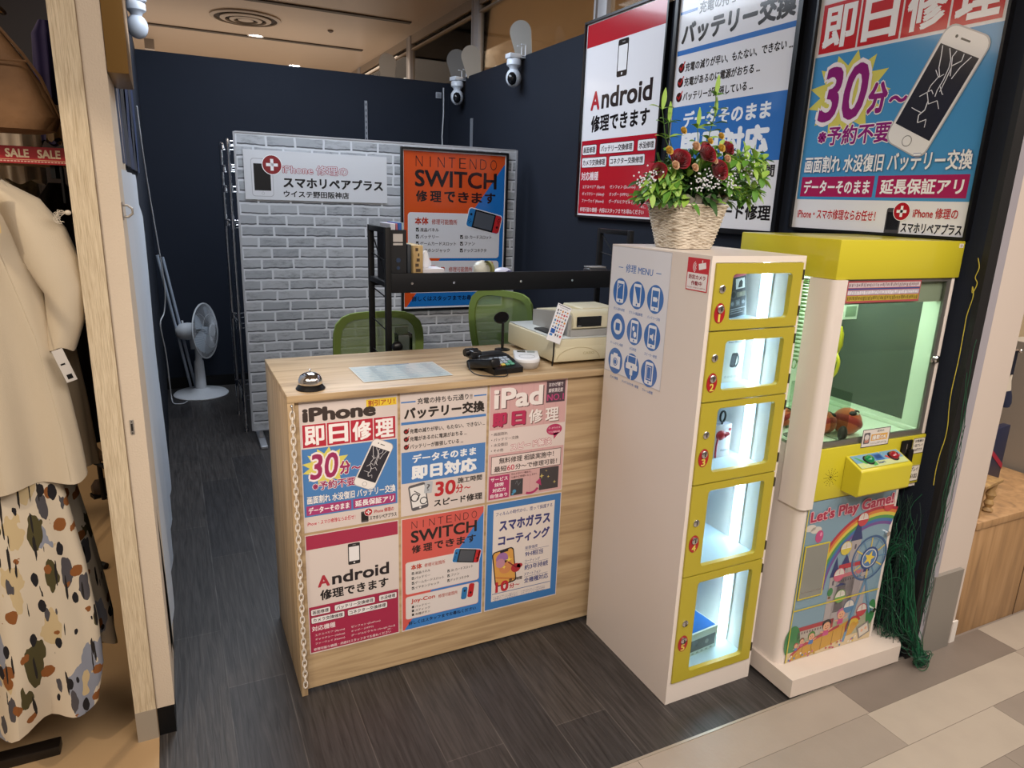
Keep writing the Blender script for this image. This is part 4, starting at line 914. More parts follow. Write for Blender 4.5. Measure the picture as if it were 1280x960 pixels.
def holed(g,x0,x1,z0,z1,a0,a1,c0,c1,y0,y1,r=.012,m=0):
    inn=[]
    for (cx,cz,st) in ((a1-r,c1-r,0),(a0+r,c1-r,90),(a0+r,c0+r,180),(a1-r,c0+r,270)):
        for k in range(5): q=math.radians(st+90*k/4);inn.append((cx+r*math.cos(q),cz+r*math.sin(q)))
    outc=[(x1,z1),(x0,z1),(x0,z0),(x1,z0)]
    vs=[];fs=[];n=len(inn)
    for y in (y0,y1): vs+=[(p[0],y,p[1]) for p in inn]+[(p[0],y,p[1]) for p in outc]
    S=n+4
    for b in (0,S):
        for k in range(4):
            for j in range(4): fs.append((b+n+k,b+k*5+j,b+k*5+j+1))
            fs.append((b+n+k,b+k*5+4,b+((k+1)%4)*5,b+n+(k+1)%4))
    for i in range(n): fs.append((i,(i+1)%n,S+(i+1)%n,S+i))
    for i in range(4): fs.append((n+i,S+n+i,S+n+(i+1)%4,n+(i+1)%4))
    g.add(vs,fs,m)
words=['top','second','middle','fourth','bottom']
for k in range(5):
    z0,z1=dz[k];c0,c1=wins[k];z0+=.004 if k<4 else 0.002;z1-=.0005
    g=G();holed(g,1.0805,1.4115,z0,z1,A0,A1,c0,c1,LY0-.006,LY0+.010)
    d=obj('door',g,LYL,t)
    g=G();g.box(A0-.006,A1+.006,LY0+.0101,LY0+.012,c0-.006,c1+.006);obj('door_window',g,glass('door_pane','e8f0ee',.1),d)
    kz=(1.357,1.160,.928,.645,.297)[k];nz=(1.289,1.087,.856,.575,.224)[k]
    Mf=Matrix.Translation((1.107,LY0-.006,kz))@Matrix.Rotation(PI/2,4,'X')
    g=G();g.lathe([(.0115,0),(.0115,.003),(.009,.005),(.0,.0052)],n=22,M=Mf);g.box(-.001,.001,-.006,.006,.0052,.006,1,M=Mf);obj('lock',g,[M_chrome,M_black],d)
    A=Art(.001,.35,coat=.3,eps=.0003);A.circ(0,0,19.5,'8c1820',1,29,36);A.circ(0,0,18.6,'a81c24',2,28,36);A.text('12345'[k],-8 if k else -5,2,8 if k else 3,25,'d8c858',.03,5)
    A.build('number_badge',.0001,.0001,d,(1.107,LY0-.0065,nz),back='a81c24')
    g=G();g.lathe([(.0115,0),(.0115,.003),(.009,.005),(0,.0052)],n=22,M=Matrix.Translation((1.107,LY0-.008,nz+.012))@Matrix.Rotation(PI/2,4,'X'));g.box(-.001,.001,-.006,.006,.0052,.006,1,M=Matrix.Translation((1.107,LY0-.008,nz+.012))@Matrix.Rotation(PI/2,4,'X'));obj('lock',g,[M_chrome,M_black],d)
    g=G()
    for zz in (z0+.03,z1-.05): g.cyl((1.416,LY0-.004,zz),(1.416,LY0-.004,zz+.03),.004,n=8)
    obj('hinge',g,mat('hinge_dark','4a463c',.4,.6),d)
g=G();g.cyl((1.400,-.375,.085),(1.400,-.375,LH-.03),.0085,n=12);obj('light_strip',g,mat('led_cool',(.70,.86,1.0),.4,emit=19),t)
g=G();g.box(1.4085,1.4118,-.40,-.35,.085,LH-.03);obj('strip_holder',g,M_whitep,t)
# goods in the locker
t=thing('gadget_box','black and pink boxed gadget leaning in the top locker compartment','boxed product',(1.335,-.345,1.2402),.0,rot=(0,-.0,.0))
Mb=Matrix.Rotation(-.16,4,'Y')@Matrix.Rotation(-.0,4,'X')
A=Art(.001,.3,coat=.5);A.rect(0,0,72,138,'26262b',1);A.rect(0,0,72,12,'c0506a',2);A.rect(30,18,66,50,'c9c6c4',2);A.poly([(38,46),(44,28),(52,22),(58,30),(56,46)],'1a1a1c',3);A.circ(20,66,14,'3c3c40',2);A.circ(20,66,9,'121214',3);A.rect(34,60,68,76,'6c6456',2);A.circ(50,68,6,'8a8270',3)
for i in range(3): A.rect(6+i*22,84,24+i*22,104,('3c4048','5a5c60','2c3038')[i],2);A.circ(15+i*22,94,6,'7c7e84',3)
A.rect(6,110,66,113,'8a8a90',2);A.rect(6,117,50,119,'8a8a90',2);A.rect(6,124,58,126,'8a8a90',2)
g=G();g.box(-.036,.036,0,.035,.001,.137,0,.001,1,Mb);obj('carton',g,mat('carton_dark','202024',.35),t,(0,0,.005))
o=A.build('print',.072,.136,t,(0,0,0));o.matrix_local=Matrix.Translation((0,0,.005))@Mb@Matrix.Translation((-.036,-.0012,.1375))
t=thing('watch_box','white boxed smart watch standing in the second locker compartment','boxed product',(1.335,-.350,1.0302))
g=G();g.box(-.042,.042,0,.03,0,.150,0,.001,1);obj('carton',g,mat('carton_pale','d4d2ca',.45),t)
A=Art(.001,.4,coat=.2);A.text('Smart Watch3',12,12,70,19,'4a4a48',.01,2);A.rect(30,52,54,100,'1c1e22',2,8,8);A.rect(32,60,48,92,'3a3e48',3,8,2);A.ring(48,76,17,5,'202226',2,a0=-80,a1=80,ry=26);
for i in range(5): A.ring(15+i*13.5,130,3.6,1,'5a5a58',2)
A.build('print',.084,.148,t,(-.042,-.0006,.149),back='d8d6ce')
t=thing('earphone_pack','clear hanging pack with red earphone in the middle locker compartment','boxed product',(1.322,-.352,.7722))
g=G();g.box(-.04,.04,0,.028,0,.115,0,.002,2);obj('pack',g,mat('pack_pale','c9c4cc',.25,vary=.4,vscale=14,vdark=.75),t)
g=G();g.ell((-.008,-.004,.08),.019,.010,.017);g.tube([(-.02,-.006,.075),(-.026,-.008,.05),(-.026,-.007,.02),(-.022,-.004,.004)],.0035,7);g.cyl((.005,-.006,.08),(.022,-.008,.084),.009,.006);obj('earphone',g,mat('earphone_red','a8202c',.3),t)
g=G();g.tube([(0+.011*math.cos(a),.005,.142+.018*math.sin(a)) for a in [2*PI*i/20 for i in range(20)]],.0035,7,closed=True);g.cyl((0,.005,.112),(0,.005,.126),.003);obj('strap_loop',g,M_blackp,t)
A=Art(.001,.4);A.text('Earphone',0,0,34,10,'1c1c20',.0,2,shear=.3);A.circ(32,-66,6,'b02434',2);A.build('print',.0001,.0001,t,(.0,-.001,.03),back='c9c4cc')
t=thing('speaker_box','blue topped boxed product lying in the bottom locker compartment','boxed product',(1.265,-.42,.0825),.1)
g=G();g.box(-.115,.085,0,.19,0,.085,0,.002);obj('carton',g,mat('carton_mint','c8d4d0',.4),t)
g=G();g.box(-.108,.078,.006,.184,.0852,.0865);g.tube([(-.09,.02,.0875),(.0,.12,.0875),(.07,.16,.0875)],.003,5,m=1);obj('lid_film',g,[mat('film_blue','3a78c8',.2),mat('film_light','6a9cdc',.2)],t)
A=Art(.001,.3,coat=.4);A.rect(8,24,190,68,'55544e',1);A.circ(150,46,9,'8a8880',2);A.circ(100,46,6,'3a3a36',2);A.text('sea',14,34,44,52,'d8dce0',.02,2);
for i in range(8): A.rect(14+i*22,74,24+i*22,79,'8a9490',2)
A.build('print',.2,.083,t,(-.115,-.0008,.084),back='c8d4d0')
# menu poster and camera sticker on the locker side
A=Art(.00313,.3,coat=.5);A.rect(0,0,100,135.7,'c4c2c8',1);A.rect(.8,.8,99.2,134.9,'e2e2e8',1.5);art_menu(A)
o=A.build('menu_poster',.313,.425,None,(LX0-.0008,-.020,1.443),(0,0,-PI/2),back='d6d2d4');tag(o,'white repair menu poster with nine blue round icons on the locker side','poster')
A=Art(.001,.3,coat=.4);A.rect(0,0,90,92,'c8242a',1,rad=3);A.rect(3,42,87,89,'ece6e6',2);A.poly([(46,16),(76,10),(79,26),(50,33)],'f2eeee',2,);A.rect(60,5,63,12,'f2eeee',2)
for r in (8,13,18): A.ring(42,25,r,2,'f2eeee',3,a0=120,a1=240)
A.text('防犯カメラ',10,47,80,60,'8c1820',.04,3);A.text('作動中',22,64,68,77,'8c1820',.04,3);A.text('SECURITY CAMERA IN OPERATION',7,81,83,85,'8c1820',.0,3,res=1)
o=A.build('camera_sticker',.09,.092,None,(LX0-.0008,-.405,1.437),(0,0,-PI/2),back='c8242a');tag(o,'small red and white security camera sticker on the locker side','sticker')
# ---------------------------------------------------------------- flower basket
t=thing('flower_basket','woven cream basket of red and yellow flowers on top of the locker','flower basket',(1.212,-.20,LH),.0)
def wicker():
    m,nt,b=nmat('woven_cream');N=nt.nodes;L=nt.links
    tc=N.new('ShaderNodeTexCoord');mp=N.new('ShaderNodeMapping');mp.inputs['Scale'].default_value=(25,25,160);L.new(tc.outputs['Object'],mp.inputs['Vector'])
    n=N.new('ShaderNodeTexNoise');n.inputs['Scale'].default_value=1.2;n.inputs['Detail'].default_value=4;L.new(mp.outputs['Vector'],n.inputs['Vector'])
    r=N.new('ShaderNodeValToRGB');r.color_ramp.elements[0].position=.3;r.color_ramp.elements[0].color=(*hexc('917d64'),1);r.color_ramp.elements[1].position=.5;r.color_ramp.elements[1].color=(*hexc('d9cfbf'),1)
    L.new(n.outputs['Fac'],r.inputs['Fac']);L.new(r.outputs['Color'],b.inputs['Base Color']);b.inputs['Roughness'].default_value=.7
    return m
WK=wicker();g=G();rr=random.Random(2)
def sq(rx,ry,z,n=40,jit=0):
    out=[]
    for i in range(n):
        a=2*PI*i/n;c,s=math.cos(a),math.sin(a);k=(abs(c)**5+abs(s)**5)**(-1/5);out.append((rx*c*k,ry*s*k,z+jit*math.sin(i*3.1)))
    return out
g.loft([sq(.072,.062,.002),sq(.102,.090,.130)],cap=False);g.add(sq(.072,.062,.002),[list(range(40))])
for j in range(27):
    f=j/26;rx=.074+.030*f;ry=.064+.028*f
    n=72;pts=[]
    for (x,y,z),i in zip(sq(rx,ry,.004+.126*f,n),range(n)):
        w_=.0016*math.sin(i*PI/2+(j%2)*PI);L_=math.hypot(x,y);pts.append((x*(1+w_/L_),y*(1+w_/L_),z+.0008*rr.uniform(-1,1)))
    g.tube(pts,.0026,5,closed=True)
g.tube(sq(.106,.094,.133,60),.0045,6,closed=True)
obj('basket',g,WK,t)
g=G();rows=[]
for j in range(7):
    f=j/6;rows.append([(x*(1+.10*math.sin(i*1.9+j)*f),y*(1+.14*math.sin(i*2.7)*f)-.012*f,.11+.050*f+.010*math.sin(i*2.3+1)*f) for i,(x,y,z) in enumerate(sq(.092,.084,0,44))])
g.loft(rows);obj('cellophane_wrap',g,mat('cellophane','aaa49c',.15,alpha=.5,bump=.6,bscale=50),t)
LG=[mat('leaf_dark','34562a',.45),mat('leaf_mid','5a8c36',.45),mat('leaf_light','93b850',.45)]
def leaf(g,p,d,L,w,m,droop=.3):
    d=Vector(d).normalized();s=d.cross(Vector((0,rr.uniform(-.6,.2),1)))
    if s.length<.05:s=Vector((1,0,0))
    s.normalize();p=Vector(p);v=[];f=[];K=5;nn=s.cross(d)
    for k in range(K+1):
        q=k/K;c=p+d*L*q+Vector((0,0,-droop*L*q*q));ww=w*math.sin(PI*min(.97,q*.92+.05))**.8
        v+=[tuple(c-s*ww+nn*ww*.3),tuple(c),tuple(c+s*ww+nn*ww*.3)]
    for k in range(K):f+=[(3*k,3*k+1,3*k+4,3*k+3),(3*k+1,3*k+2,3*k+5,3*k+4)]
    g.add(v,f,m,True)
g=G();gs=G();rr=random.Random(21)
for i in range(760):   # the low dark mass of leaves
    a=rr.uniform(0,2*PI);el=rr.uniform(-.1,1.4);r=rr.uniform(.35,1)
    c=Vector((.180*r*math.cos(a)*math.cos(el),.108*r*math.sin(a)*math.cos(el),.150+.135*r*math.sin(el)))
    d=Vector((c.x*1.6+rr.uniform(-.09,.09),c.y*1.2-.03+rr.uniform(-.08,.08),(c.z-.15)*.9+rr.uniform(-.06,.08)))
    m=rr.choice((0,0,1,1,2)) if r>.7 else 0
    leaf(g,c,d,rr.uniform(.03,.055),rr.uniform(.008,.014),m,rr.uniform(.1,.6))
for i in range(34):   # bright green sprigs to the right
    c=Vector((rr.uniform(.08,.235),rr.uniform(-.10,.0),rr.uniform(.175,.315)-0));c.z-=max(0,c.x-.18)*.5
    for k in range(6): q=2*PI*k/6+rr.random();leaf(g,c,(math.cos(q)+.3,-.25+.3*math.sin(q),math.sin(q)*.9),rr.uniform(.03,.045),.0105,2 if k%3 else 1,.2)
    gs.cyl((.05,-.02,.14),c,.0012,n=5)
for i in range(20):   # left side sprigs, lower
    c=Vector((rr.uniform(-.20,-.10),rr.uniform(-.09,.0),rr.uniform(.16,.24)))
    for k in range(6): q=2*PI*k/6+rr.random();leaf(g,c,(math.cos(q)-.4,-.2+.3*math.sin(q),math.sin(q)*.8-.2),rr.uniform(.028,.042),.010,1 if k%2 else 2,.4)
# tall stems with lance leaves
for (x1,y1,z1,seg) in ((-.155,-.03,.40,7),(.05,-.03,.455,8),(.075,.0,.40,6),(-.10,.0,.37,6),(.0,-.02,.36,5)):
    pts=[(x1*.3,y1,.12)]
    for k in range(1,seg+1):
        q=k/seg;pts.append((x1*(.3+.7*q)+.006*math.sin(k*2.1),y1,.12+(z1-.12)*q))
        if q>.55:
            for s_ in (1,-1): leaf(g,pts[-1],(s_*.9,rr.uniform(-.5,.1),.45),rr.uniform(.045,.065),.0085,2 if k%2 else 1,.3)
    leaf(g,pts[-1],(.1*rr.uniform(-1,1),0,1),.06,.008,2,0);gs.tube(pts,.0013,5)
for i in range(60):
    a=rr.uniform(0,2*PI);gs.cyl((.05*math.cos(a),.04*math.sin(a),.10),(.16*math.cos(a)*rr.uniform(.5,1),.1*math.sin(a),.14+rr.uniform(.03,.15)),.0012,n=5)
obj('leaves',g,LG,t)['kind']='stuff';obj('stems',gs,mat('stem_green','46682e',.5),t)
def rose(c,r,m,name,face=(0,-1,.35)):
    g=G();Q=Matrix.Translation(c)@Vector(face).to_track_quat('Z','Y').to_matrix().to_4x4()
    for k in range(6):
        rr_=r*(.16+.155*k);n=(3,3,4,4,5,5)[k]
        for i in range(n):
            a0=2*PI*i/n+k*.9+rr.uniform(-.1,.1);w=PI/n*1.35;vs=[];fs=[];K=6
            for j in range(5):
                for q in range(K+1):
                    a=a0-w+2*w*q/K;h=j/4;edge=1-.32*abs(q/K*2-1)**2.2
                    rad=rr_*(.50+.50*h**.6+.10*h**4);z=-r*.55+r*(1.25-.10*k)*h*edge-.10*r*k/5*h**5
                    vs.append((rad*math.cos(a)*(1+.05*math.sin(5*a)),rad*math.sin(a),z))
            for j in range(4):
                for q in range(K):z=j*(K+1)+q;fs.append((z,z+1,z+K+2,z+K+1))
            g.add(vs,fs,0,True,Q)
    g.ell((0,0,-r*.35),r*.5,r*.5,r*.45,n=12,k=8,M=Q)
    return obj(name,g,m,t)
RR=mat('rose_red','941226',.5,sheen=.2)
for c,r,f in (((-.122,-.10,.262),.031,(-.3,-1,.5)),((-.034,-.112,.282),.029,(0,-1,.6)),((.014,-.118,.238),.031,(.1,-1,.35)),((-.185,-.085,.226),.024,(-.6,-1,.1)),((.072,-.08,.305),.023,(.3,-1,.6)),((-.005,-.07,.305),.017,(0,-.8,.8))): rose(c,r,RR,'red_rose',f)
YR=mat('bloom_yellow','dcbc5c',.5);PR=mat('bloom_peach','e0bfa0',.5)
for c,r in (((-.165,-.10,.283),.013),((-.088,-.06,.345),.011),((.048,-.07,.338),.011),((.036,-.09,.302),.013),((-.018,-.10,.318),.010)): rose(c,r,YR,'yellow_bloom')
for c,r in (((-.150,-.115,.243),.013),((-.078,-.115,.240),.012),((-.073,-.105,.300),.014),((-.010,-.12,.262),.010),((.045,-.11,.272),.012)): rose(c,r,PR,'peach_bloom')
g=G()
for i in range(260):
    b_=((-.215,-.06,.195),(-.02,-.12,.205),(-.06,-.12,.195),(.185,-.06,.235),(-.19,-.08,.21),(.055,-.115,.20),(.15,-.09,.26))[i%7];g.ell((b_[0]+rr.gauss(0,.016),b_[1]+rr.gauss(0,.008),b_[2]+rr.gauss(0,.013)),.0028,.0028,.0028,n=6,k=4)
obj('white_filler_flowers',g,mat('filler_white','dfe2ea',.6),t)['kind']='stuff'
# ================================================================== CLAW MACHINE
CY=mat('claw_yellow','c4b92c',.35,coat=.5,bump=.03,bscale=60);CW=mat('claw_pearl','ddd3cc',.28,coat=.4,vary=.15,vscale=3,vdark=.88);CIN=mat('claw_inside','dfe8dc',.45)
CGm=mat('claw_grey_metal','8a8884',.35,.7)
t=thing('claw_machine','yellow and white claw crane game machine with colourful front artwork','game machine',(1.476,-.575,0),-.032)
CM=t
g=G();g.prism([(-.012,-.08),(.508,-.08),(.545,-.045),(.545,.43),(-.012,.43)],.012,.078,'z',0);g.prism([(.0,-.065),(.50,-.065),(.53,-.035),(.53,.42),(.0,.42)],0,.012,'z',1)
obj('base_plinth',g,[mat('plinth_white','d6cac0',.45,vary=.25,vscale=10,vdark=.8),M_black],t)
def rpoly(x0,x1,y0,y1,r,n=7):
    p=[(x1,y0),(x1,y1),(x0,y1)]
    for k in range(n+1): a=PI+PI/2*k/n;p.append((x0+r+r*math.cos(a),y0+r+r*math.sin(a)))
    return p
g=G();g.prism(rpoly(0,.452,0,.43,.028),.078,.66,'z',sm=True);obj('lower_cabinet',g,CW,t)
g=G();g.prism(rpoly(.0,.535,0.004,.43,.02),.66,.845,'z',sm=True);obj('deck',g,CW,t)
g=G();g.box(.034,.5345,-.004,.0038,.675,.852,0,.002);obj('front_panel',g,CY,t)
g=G()
g.lathe([(.004,0),(.004,.0006)],n=10,M=Matrix.Translation((.105,-.0042,.752))@Matrix.Rotation(PI/2,4,'X'))
for k in range(12):
    for j in range(4): a=2*PI*k/12;r=.009+.0068*j;g.lathe([(.0014,0),(.0014,.0004)],n=6,M=Matrix.Translation((.105+r*math.cos(a),-.0042,.752+r*math.sin(a)))@Matrix.Rotation(PI/2,4,'X'))
obj('speaker_holes',g,mat('hole_olive','4c4812',.6),t)
# posts
g=G();g.prism(rpoly(-.012,.036,-.012,.085,.022),.655,1.383,'z',sm=True);obj('post',g,CW,t)
g=G();g.box(.521,.5345,.002,.016,.853,1.383,0,.002);obj('post',g,CW,t)
g=G();g.box(.0,.02,.41,.43,.845,1.383);obj('post',g,CW,t)
g=G();g.box(.503,.5205,.0045,.014,.870,1.372);g.box(.037,.5205,.0045,.014,.853,.870);g.box(.037,.5205,.0045,.014,1.372,1.383);obj('door_frame',g,CGm,t)
g=G();g.box(.037,.503,.007,.010,.870,1.372);obj('front_glass',g,glass('claw_glass','e6eee6',.12),t)
g=G();g.box(.004,.007,.0855,.41,.845,1.383);obj('side_glass',g,glass('claw_glass','e6eee6'),t)
# right inside wall with window and back wall
g=G();
Mw=Matrix.Translation((.526,0,0))@Matrix.Rotation(PI/2,4,'Z')
holed(g,.016,.43,.845,1.383,.085,.405,.878,1.330,-.006,.006,.003)
g2=G();g2.add([tuple(Mw@Vector((v[0],-v[1],v[2]))) for v in g.v],g.f,0);obj('side_wall',g2,CIN,t)
g=G();g.box(.5255,.5285,.086,.404,.879,1.329);obj('side_window',g,mat('claw_smoked_glass','565c58',.12,alpha=.86,spec=.6),t)
g=G();g.box(.02,.52,.412,.424,.845,1.383);obj('back_wall',g,CIN,t)
g=G();g.box(.008,.518,.016,.41,.845,.853);g.box(.500,.518,.016,.41,.853,.868,0,.003);g.box(.02,.50,.39,.41,.853,.868,0,.003);obj('prize_floor',g,CIN,t)
# roof box
g=G();g.box(-.006,.542,-.004,.405,1.383,1.499,0,.003);obj('roof_box',g,CY,t)
g=G();g.box(.04,.518,.02,.05,1.305,1.3825);obj('valance',g,mat('valance_white','c4bcb8',.4),t)
g=G();g.box(.10,.42,.08,.38,1.372,1.381);obj('ceiling_light',g,mat('led_green_white',(.84,1.0,.88),.4,emit=9),t)
A=Art(.001,.3,coat=.4);A.rect(0,0,322,66,'a44a50',1);A.rect(4,5,318,20,'c4b8bc',2);A.rect(4,22,318,26,'2c4c8c',2);A.rect(4,28,318,42,'a8a4b0',2);A.rect(4,44,318,60,'b09a3c',2)
rr=random.Random(12)
for r,(y0,y1,c) in enumerate(((6,19,'7c6a70'),(29,41,'d8d4dc'),(45,59,'6c5c20'))):
    x=6
    while x<312: w=rr.uniform(2,6);A.rect(x,rr.uniform(y0,y0+4),x+w,rr.uniform(y1-4,y1),c,3);x+=w+rr.uniform(1.5,4)
A.build('header_sticker',.322,.066,t,(.055,.0035,1.378),back='a44a50')
A=Art(.001,.3,coat=.3);A.rect(0,0,128,62,'3c3836',1);A.rect(2.5,2.5,125.5,59.5,'d8d2cc',2);A.rect(8,12,36,50,'5a5458',3,rad=4);A.circ(22,28,10,'cfc8c4',4);A.rect(14,34,32,46,'b87c6c',4,rad=3);A.rect(42,20,118,42,'d8a840',3);A.text('撮影OK',46,23,114,40,'e0e0d8',.04,5,out='a03c28',ow=.05);A.text('店内の',66,6,98,14,'3a3634',.02,3);A.text('ハッシュタグつけてね',42,47,118,55,'3a3634',.01,3,res=1)
A.build('window_sticker',.128,.062,t,(.218,-.0050,.900),(0,.0,0),back='d8d2cc')
# crane, coil, chute
g=G();g.box(.10,.12,.055,.40,1.345,1.365);g.box(.03,.5,.22,.24,1.35,1.37);g.box(.20,.28,.18,.28,1.30,1.36,0,.01);obj('crane_rail',g,M_chrome,t)
g=G();g.lathe([(.0,.10),(.03,.095),(.038,.07),(.040,.03),(.03,.0),(0,-.005)],c=(.340,.275,1.09),n=20)
for k in range(3):
    a=2*PI*k/3+.3;c,s=math.cos(a),math.sin(a);g.tube(sm([(.340+.03*c,.275+.03*s,1.10),(.340+.055*c,.275+.055*s,1.07),(.340+.05*c,.275+.05*s,1.03),(.340+.025*c,.275+.025*s,1.0)]),.006,7)
obj('crane_claw',g,mat('crane_yellow','d0c02c',.3),t)
g=G();g.cyl((.340,.275,1.19),(.340,.275,1.34),.004);obj('crane_cord',g,M_black,t)
g=G();pts=[]
for i in range(420): a=2*PI*i/20;pts.append((.066+.012*math.cos(a),.172+.012*math.sin(a),1.36-.26*(i/420)**1.15))
pts+=[(.066+.011*math.cos(q),.172,1.09+.018*math.sin(q)) for q in (0,1,2,3,4,5,6)]
g.tube(pts,.0026,5);obj('coiled_cord',g,mat('coil_green','a9c79a',.4),t)
g=G();g.box(.385,.455,.28,.282,1.205,1.262,0,.0);g.box(.395,.445,.278,.2795,1.215,1.252,1);obj('instruction_plate',g,[CIN,mat('plate_line','8aa088',.4)],t)
AC=glass('acrylic_chute','e4ece4',.06)
g=G();g.box(.10,.17,.20,.203,.853,1.02);g.box(.170,.173,.02,.20,.853,1.02);g.cyl((.1715,.1715,.853),(.1715,.1715,1.02),.005,n=8);obj('chute_guard',g,AC,t)
g=G();g.lathe([(.03,0),(.03,.003),(.012,.01),(.012,.05),(.02,.055)],c=(.03+.03,.13,.853),n=16);obj('prize_peg',g,mat('peg_grey','8c9490',.3),t)
# control box
g=G()
p=[(-.072,.706),(-.064,.698),(-.004,.698),(-.004,.818),(-.068,.790),(-.072,.784)]
g.prism(p,.158,.394,'x',0);cb=obj('control_box',g,CY,t)
bv=cb.modifiers.new('b','BEVEL');bv.width=.008;bv.segments=3
an=math.atan2(.028,.064)
Mt=Matrix.Translation((.158,-.068,.7905))@Matrix.Rotation(an,4,'X')
A=Art(.001,.3,coat=.4,eps=.0002);A.rect(10,8,244,94,'6c98b4',1);A.rect(10,60,244,94,'b8c490',2)
A.rect(60+50,16,60+90,60,'3c6ca8',3);A.rect(116,24,144,50,'28487c',4)
A.poly([(20,20),(30,20),(64,66),(50,72)],'4c9c50',3);A.poly([(70,72),(100,60),(98,84),(78,88)],'4c9c50',3);A.poly([(160,40),(170,34),(196,70),(186,78)],'b84038',3);A.poly([(206,20),(216,18),(226,40),(240,44),(220,60),(208,52)],'b84038',3)
A.text('Start',104,64,140,80,'2c4878',.03,4)
for x,y,r in ((90,18,5),(150,14,5),(30,84,5),(156,24,3)): star(A,x,y,r,r*.4,5,'e8d84c',5)
o=A.build('control_decal',.0001,.0001,cb,(0,0,0),back='6c98b4')
o.matrix_local=Mt@Matrix.Diagonal((.925,.66,1,1))@Matrix.Translation((0,.104,.0012))@Matrix.Rotation(-PI/2,4,'X')
for (x,c,nm) in ((.226,'127a48','green'),(.340,'8c1420','red')):
    Mq=Mt@Matrix.Translation((x-.158,.036,0))@Matrix.Scale(.92,4)
    g=G();g.lathe([(.021,.0),(.021,.004),(.018,.006)],n=26,M=Mq);b=obj('button_ring',g,M_black,cb)
    g=G();g.lathe([(.0175,.004),(.0165,.012),(.011,.018),(.0,.0205)],n=26,M=Mq,cap=False);obj('push_button',g,mat('button_'+nm,c,.15,coat=.6),cb)
g=G();g.box(.412,.462,-.012,-.0042,.785,.842,0,.003);g.box(.44,.465,-.02,-.0042,.752,.81,0,.004);g.box(.432,.435,-.0128,-.012,.80,.83,1);obj('coin_slot',g,[mat('coin_black','0c0c0e',.3),M_chrome],t)
for z,hh,ln in ((.842,.056,('お客様の','1回プレイ','100円です')),(.742,.058,('プレイ','¥100'))):
    A=Art(.001,.35);W_=58 if len(ln)==3 else 52;A.rect(0,0,W_,hh*1000,'3a3632',1);A.rect(2,2,W_-2,hh*1000-2,'d6d0c4',2)
    for i,s_ in enumerate(ln): h_=(hh*1000-8)/len(ln);A.text(s_,8,5+i*h_,W_-8,3+i*h_+h_*.8,'2a2628',.03,4)
    A.build('price_sticker',W_/1000,hh,t,(.473 if len(ln)==3 else .478,-.0055,z),back='d6d0c4')
g=G();g.lathe([(.013,0),(.013,.008),(.009,.012),(.0,.013)],n=20,M=Matrix.Translation((.511,.002,1.115))@Matrix.Rotation(PI/2,4,'X'));g.box(.486,.508,-.006,.0,1.105,1.122,0,.003);obj('glass_lock',g,M_chrome,t)
A=Art(.001,.4);A.rect(0,0,20,13,'d6cec4',1);A.text('02',5,3,15,10,'4c4440',.01,2);A.build('number_sticker',.02,.013,t,(.514,-.0045,1.491),back='d6cec4')
for z in (.50,.20): g=G();g.cyl((.425,-.002,z),(.425,-.012,z),.009,n=16);obj('panel_lock',g,M_chrome,t)
# front artwork: fairground
A=Art(.00103,.3,coat=.4,eps=.00015)
A.rect(0,0,396,562,'7896a8',1)
for x,y in ((24,90),(50,100),(300,60)): A.circ(x,y,24,'c8c4bc',2,12)
RB=['a83040','c8743c','c8b84c','4c8c50','3c6ca0','6a4c8c']
for i,c in enumerate(RB): A.ring(330,330,268-i*11,11,c,3,n=40,a0=180,a1=290)
cst='a09a9c'
def tower(x0,x1,y0,y1,roof):
    A.rect(x0,y0,x1,y1,cst,5);m_=(x0+x1)/2;A.poly([(m_,y0-(x1-x0)*roof),(x1+4,y0),(x0-4,y0)],'2c3868',6);A.rect(m_-4,y0+14,m_+4,y0+32,'54505c',6,rad=3)
tower(150,184,290,470,2.2);tower(222,268,170,470,1.8);tower(300,330,300,470,2);tower(180,230,330,470,.2)
A.rect(182,250,300,268,'a83440',6);A.rect(186,290,300,430,'948e92',5);A.rect(182,286,304,300,'b06870',7)
for i in range(10): A.rect(190+i*11,308,196+i*11,316,'54505c',7)
tower(196,226,250,330,1.2)
A.ring(322,250,84,8,'3c5c84',8,48);A.ring(322,250,72,3,'5c84a4',8,48)
for k in range(12): a=2*PI*k/12;A.line([(322+40*math.cos(a),250+40*math.sin(a)),(322+76*math.cos(a),250+76*math.sin(a))],5,'c8b458' if k%2 else '5c84a4',9)
A.circ(322,250,42,'2c4478',10);A.circ(322,250,36,'4c74a4',11);A.ring(322,250,34,3,'d0d0c8',12);star(A,322,250,28,12,5,'d8c04c',13)
for x,y,c in ((258,96,'b84048'),(372,60,'b84048'),(200,190,'c8b84c'),(188,285,'c06078'),(210,370,'6c9c50'),(262,420,'4c78a0'),(330,450,'b03c48')):
    A.circ(x,y,24,'c9c3bc',14);A.ring(x,y,24,22,c,15,n=20,a0=0,a1=180);A.line([(x,y-24),(x,y)],2,c,16);A.line([(x-24,y),(x+24,y)],3,'d8d4cc',16);A.ring(x,y,25,2.5,c,16,n=24)
A.line([(322,330),(280,470),(262,560)],12,'5c84a4',12);A.line([(322,330),(372,470)],10,'5c84a4',12)
A.circ(68,125,17,'b8487c',6,22);A.circ(74,118,5,'d88cac',7,7);A.line([(68,147),(66,190)],1.5,'8a8090',6)
A.circ(160,345,12,'3c7c4c',8,16);A.rect(154,362,166,370,'6c5030',8)
A.rect(0,470,396,575,'9c9c84',4);A.rect(10,452,200,500,'a03c44',5);A.rect(40,468,190,500,'aca49c',6)
for i in range(12): A.rect(44+i*12,472,50+i*12,480,'6c5c60',7)
A.circ(20,500,34,'3c7c4c',6,60);A.circ(380,470,22,'3c7c4c',6,50)
A.rect(0,540,396,575,'c8b490',8)
